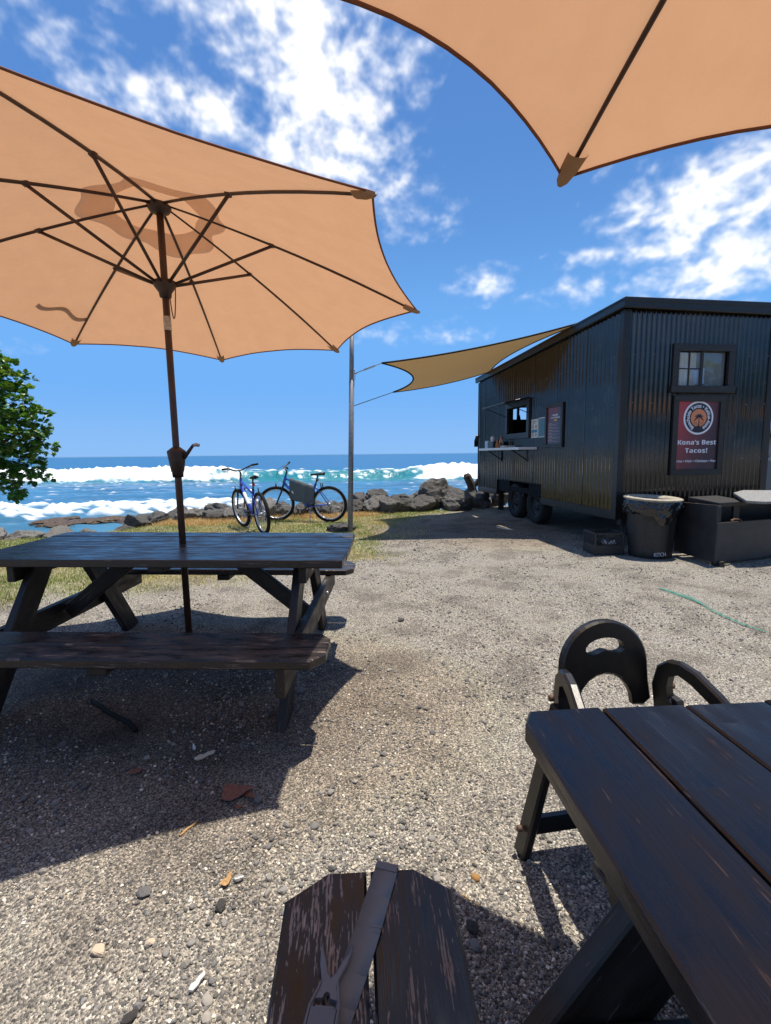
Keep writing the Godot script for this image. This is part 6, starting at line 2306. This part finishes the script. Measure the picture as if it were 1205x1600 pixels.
func bench_strap() -> void:
	var y := 0.4415
	var o := thing("buckle_strap", "grey webbing strap with open side-release buckle lying on the near bench", "strap", Vector3(-0.05, y, -0.72))
	var st := begin(true)
	# ribbon: centre line in world xz, half widths, heights
	var rows := [[Vector2(-0.002, -0.874), 0.0], [Vector2(-0.0035, -0.870), 0.0], [Vector2(-0.021, -0.805), 0.0], [Vector2(-0.0345, -0.752), 0.001], [Vector2(-0.0365, -0.744), 0.004], [Vector2(-0.0385, -0.737), 0.0015], [Vector2(-0.058, -0.672), 0.0], [Vector2(-0.073, -0.625), 0.0], [Vector2(-0.082, -0.597), 0.0], [Vector2(-0.12, -0.49), 0.0]]
	var hw := 0.0225
	for i in range(rows.size() - 1):
		var a: Vector2 = rows[i][0]
		var b: Vector2 = rows[i + 1][0]
		var d := (b - a).normalized()
		var n := Vector2(-d.y, d.x) * hw
		var tilt := Vector2(0.016, 0.012) if i == 0 else Vector2.ZERO
		var q := []
		var uvs := []
		for c in [[a, -1.0, rows[i][1]], [a, 1.0, rows[i][1]], [b, 1.0, rows[i + 1][1]], [b, -1.0, rows[i + 1][1]]]:
			var p: Vector2 = c[0] + n * c[1]
			q.append(Vector3(p.x, y + c[2], p.y) - o.position)
			uvs.append(Vector2(c[1] * hw, c[0].distance_to(rows[0][0])) * 1.0)
		for lift in [0.0, 0.0022]:
			for k in [0, 1, 2, 0, 2, 3]:
				put_v(st, q[k] + Vector3.UP * lift, Transform3D(), uvs[k])
		for e in [[0, 3], [1, 2]]:
			poly(st, [q[e[0]], q[e[1]], q[e[1]] + Vector3.UP * 0.0022, q[e[0]] + Vector3.UP * 0.0022], (q[e[0]] - (q[0] + q[2]) * 0.5))
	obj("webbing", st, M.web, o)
	# stitched end fold
	st = begin()
	board(st, Vector3(0.016, y + 0.0032, -0.862) - o.position, Vector3(-0.026, y + 0.0032, -0.874) - o.position, Vector3(0.3, 0, -1), 0.017, 0.0024, 0.0006)
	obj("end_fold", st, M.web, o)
	# male half of the buckle: two outward prongs, waist, slotted body
	st = begin()
	var ang := -0.12
	var s := 0.98
	var half := [Vector2(0.0, 0.030), Vector2(0.0055, 0.036), Vector2(0.013, 0.055), Vector2(0.0215, 0.072), Vector2(0.0265, 0.086), Vector2(0.0255, 0.068), Vector2(0.022, 0.05), Vector2(0.014, 0.028), Vector2(0.0135, 0.016), Vector2(0.021, -0.002), Vector2(0.025, -0.022), Vector2(0.0255, -0.06)]
	var ol := PackedVector2Array()
	for i in range(half.size() - 1, -1, -1): ol.append(Vector2(-half[i].x, -half[i].y) * s)
	for i in range(1, half.size()): ol.append(Vector2(half[i].x, -half[i].y) * s)
	var hole := PackedVector2Array()
	for p in [[-0.018, 0.016], [-0.017, -0.002], [-0.012, -0.003], [-0.006, -0.004], [-0.004, -0.011], [0.0, -0.013], [0.004, -0.011], [0.006, -0.004], [0.012, -0.003], [0.017, -0.002], [0.018, 0.016]]:
		hole.append(Vector2(p[0], p[1] + 0.004) * s)
	var xf := Transform3D(Basis(Vector3.UP, ang), Vector3(-0.095, 0.446, -0.628) - o.position)
	slab(st, ol, 0.001, 0.0085, 0.0018, xf, hole)
	obj("buckle_prong", st, M.buckle, o)
	st = begin()
	for g in [[-0.0215, -0.01], [0.0215, -0.01]]:
		tube(st, [xf * Vector3(g[0], 0.009, 0.05), xf * Vector3(g[0], 0.0095, 0.012), xf * Vector3(g[0] * 0.7, 0.009, -0.012), xf * Vector3(g[0] * 0.55, 0.0085, -0.026)], [0.002, 0.0022, 0.002, 0.001], 6)
	box(st, Vector3(0, 0.006, 0.012), Vector3(0.03, 0.004, 0.006), 0.001, xf)
	obj("buckle_ridge", st, M.buckle, o)
	# webbing looped through the buckle's bar
	st = begin(true)
	var q2 := []
	for i in 9:
		var a := -PI * 0.5 + PI * i / 8.0
		q2.append([0.012 + cos(a) * -0.007, 0.006 + sin(a) * 0.007])
	var loop := [[0.13, 0.0012]]
	loop.append_array([[0.022, 0.001], [0.014, 0.004], [0.0125, 0.0085], [0.016, 0.0125], [0.03, 0.0125], [0.13, 0.011]])
	for i in range(loop.size() - 1):
		var a3 := Vector3(-0.0185, loop[i][1], loop[i][0])
		var b3 := Vector3(0.0185, loop[i][1], loop[i][0])
		var c3 := Vector3(0.0185, loop[i + 1][1], loop[i + 1][0])
		var d3 := Vector3(-0.0185, loop[i + 1][1], loop[i + 1][0])
		poly(st, [a3, b3, c3, d3], Vector3(0, 1, -0.3), xf)
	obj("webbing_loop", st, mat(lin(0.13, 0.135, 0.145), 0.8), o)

# ------------------------------------------------------------------ small loose things on the ground
func loose_things() -> void:
	var stones := []
	for i in 5:
		var st := begin()
		rock_into(st, 500 + i, 2, 1.0, Vector3(1.0, 0.62, 0.8), 11, 0.12)
		stones.append(bake(st))
	var round_stone := begin(true)
	rock_into(round_stone, 540, 3, 1.0, Vector3(1.0, 0.7, 0.85), 0, 0.06)
	stones.append(bake(round_stone))
	var cream := worn(Color(0.72, 0.64, 0.54), Color(0.86, 0.80, 0.72), 0.85, 20.0, 0.1, 130)
	var grey := worn(Color(0.36, 0.355, 0.36), Color(0.50, 0.49, 0.48), 0.9, 20.0, 0.15, 132)
	var dark := worn(Color(0.22, 0.21, 0.21), Color(0.33, 0.32, 0.31), 0.9, 20.0, 0.2, 134)
	var ochre := worn(Color(0.55, 0.40, 0.22), Color(0.68, 0.52, 0.32), 0.85, 20.0, 0.1, 136)
	var white := mat(lin(0.72, 0.70, 0.66), 0.7)
	var L := [
		[-0.46, -2.44, 0.032, 5, grey, "smooth pale round pebble beside the far table's front right leg"],
		[-0.475, -1.63, 0.030, 1, grey, "rough grey stone just right of the red brown leaf"],
		[-0.465, -1.205, 0.025, 0, dark, "dark grey stone in the sun below the tan leaf"],
		[-0.735, -1.09, 0.024, 2, cream, "flat cream coral stone in the lower left sun"],
		[-0.615, -1.11, 0.018, 3, cream, "small pale coral chip right of the cream coral stone"],
		[-0.70, -1.25, 0.026, 4, grey, "grey stone straddling the umbrella shadow's edge at left"],
		[0.255, -1.30, 0.016, 5, ochre, "ochre round pebble right of the near bench's end"],
		[0.215, -1.14, 0.028, 1, dark, "dark brown stone in shade right of the near bench"],
		[0.11, -3.56, 0.036, 0, dark, "small dark stone alone in the open gravel left of centre right"],
		[0.20, -2.05, 0.020, 3, grey, "grey stone in the sunny gravel left of the high chair"],
		[-0.58, -0.94, 0.022, 1, dark, "broken dark stone low in the sun left of the bench"],
	]
	for s in L:
		var o := put("loose_stone", stones[s[3]], s[4])
		o.transform = Transform3D(Basis(Vector3.UP, s[0] * 9.0).scaled_local(Vector3.ONE * s[2] * 0.85), Vector3(s[0], gh(s[0], s[1]) + s[2] * 0.25, s[1]))
		tag(o, s[5], "stone", "loose stones on the gravel")
	# shards of coral in the umbrella's shade
	for s in [[-0.76, -1.89, 0.055, 0.6, "long pale coral shard in the far umbrella's shade"], [-0.83, -1.95, 0.026, 2.0, "short white coral chip left of the long coral shard"], [-0.455, -1.01, 0.030, 1.0, "thin white shell fragment left of the near bench"], [-0.44, -1.29, 0.018, 0.2, "curved white shell chip right of the tan leaf"]]:
		var st := begin()
		var ol := PackedVector2Array([Vector2(-1, -0.1), Vector2(-0.55, -0.32), Vector2(-0.1, -0.16), Vector2(0.3, -0.3), Vector2(1.0, -0.22), Vector2(0.75, 0.1), Vector2(0.2, 0.12), Vector2(-0.2, 0.3), Vector2(-0.8, 0.28)])
		for i in ol.size(): ol[i] = ol[i] * s[2] * 0.8
		slab(st, ol, 0.0, 0.012, 0.003)
		var o := obj("coral_shard", st, white if s[2] < 0.05 else cream)
		o.transform = Transform3D(Basis(Vector3.UP, s[3]) * Basis(Vector3.RIGHT, 0.1), Vector3(s[0], gh(s[0], s[1]) + 0.004, s[1]))
		tag(o, s[4], "shard")
	# leaves
	var rl := worn(Color(0.43, 0.27, 0.21), Color(0.55, 0.36, 0.28), 0.7, 14.0, 0.1, 140)
	var tl := worn(Color(0.56, 0.43, 0.27), Color(0.70, 0.56, 0.37), 0.7, 14.0, 0.1, 142)
	for s in [[-0.565, -1.665, 0.055, 0.4, 0.75, rl, "large broken red brown leaf in the far umbrella's shade"], [-0.512, -1.655, 0.036, -0.75, 0.35, rl, "narrow torn red leaf piece against the large red brown leaf"], [-0.53, -1.595, 0.016, 0.3, 0.5, rl, "tiny red leaf fragment below the torn leaf piece"], [-0.995, -1.79, 0.026, 0.5, 0.6, rl, "small red brown leaf deep in the umbrella's shade at left"], [-0.475, -1.285, 0.026, 1.3, 0.42, tl, "tan dry leaf in the sun above the dark grey stone"]]:
		var st := begin(true)
		var n := 16
		for i in n:
			var a := TAU * i / n
			var b := TAU * (i + 1) / n
			var f := func(t: float, u: float) -> Vector3:
				var wob := 1.0 + 0.16 * sin(t * 3.0 + s[0] * 9.0) + 0.08 * sin(t * 7.0)
				var p: Vector2 = Vector2(cos(t), sin(t) * s[4]) * s[2] * u * wob
				return Vector3(p.x, 0.10 * s[2] + 0.16 * s[2] * cos(p.y / s[2] * 3.4) * -1.0 + 0.18 * s[2] * u * sin(t * 2.0 + 1.0), p.y)
			for r in 3:
				var u0 := r / 3.0
				var u1 := (r + 1) / 3.0
				var q := [f.call(a, u0), f.call(b, u0), f.call(b, u1), f.call(a, u1)] if r > 0 else [f.call(a, u1), f.call(b, u1), Vector3(0, f.call(0.0, 0.0).y, 0)]
				poly(st, q, Vector3.UP)
		var o := obj("fallen_leaf", st, s[5])
		o.transform = Transform3D(Basis(Vector3.UP, s[3]), Vector3(s[0], gh(s[0], s[1]) + 0.012, s[1]))
		tag(o, s[6], "leaf", "fallen leaves on the gravel")
	# twigs
	for s in [[Vector3(-0.69, 0, -1.47), Vector3(-0.655, 0, -1.535), 0.004, tl, "straw coloured stick in the far umbrella's shade"], [Vector3(1.86, 0, -8.05), Vector3(2.05, 0, -7.75), 0.011, cream, "pale bare twig in the trailer's shadow near its wheels"], [Vector3(0.20, 0, -1.25), Vector3(0.26, 0, -1.20), 0.0018, tl, "thin dry grass stalk right of the near bench"], [Vector3(-1.15, 0, -2.1), Vector3(-1.5, 0, -2.35), 0.012, M.black_edge, "dark root lying across the ground under the far table"]]:
		var st := begin(true)
		var a: Vector3 = s[0]
		var b: Vector3 = s[1]
		var pts := []
		for i in 6:
			var p: Vector3 = a.lerp(b, i / 5.0) + Vector3(0.012 * sin(i * 2.2), 0, 0.012 * cos(i * 1.9)) * a.distance_to(b) * 2.0
			p.y = gh(p.x, p.z) + s[2] * 0.8
			pts.append(p)
		tube(st, pts, s[2], 7)
		var o := obj("stick", st, s[3])
		tag(o, s[4], "stick")
	# frayed green cord
	var gm := mat(lin(0.07, 0.30, 0.23), 0.6)
	var st := begin()
	var q := RandomNumberGenerator.new()
	q.seed = 19
	for k in 16:
		var pts := []
		var spread := q.randfn(0, 1)
		for i in 15:
			var u := i / 14.0
			var base := Vector3(2.50, 0, -4.33).lerp(Vector3(2.62, 0, -3.22), u) + Vector3(0.05 * sin(u * 6.0), 0, 0)
			var w: float = 0.006 + 0.028 * exp(-pow((u - 0.17) / 0.12, 2.0)) + 0.012 * exp(-pow((u - 0.62) / 0.1, 2.0)) + 0.012 * ss(0.75, 1.0, u)
			base += Vector3(spread * w * 0.9, 0, spread * w * 0.7 + 0.005 * sin(u * 20.0 + k))
			base.y = gh(base.x, base.z) + 0.008 + 0.004 * absf(sin(k * 1.7 + u * 8.0))
			pts.append(base)
		var n0 := 0 if k < 9 else (2 if k < 12 else 0)
		var n1 := 15 if k < 5 else 7
		tube(st, pts.slice(n0, n1), 0.0012, 4)
	var co := obj("green_cord", st, gm)
	tag(co, "frayed green plastic cord lying on the gravel at right", "cord")
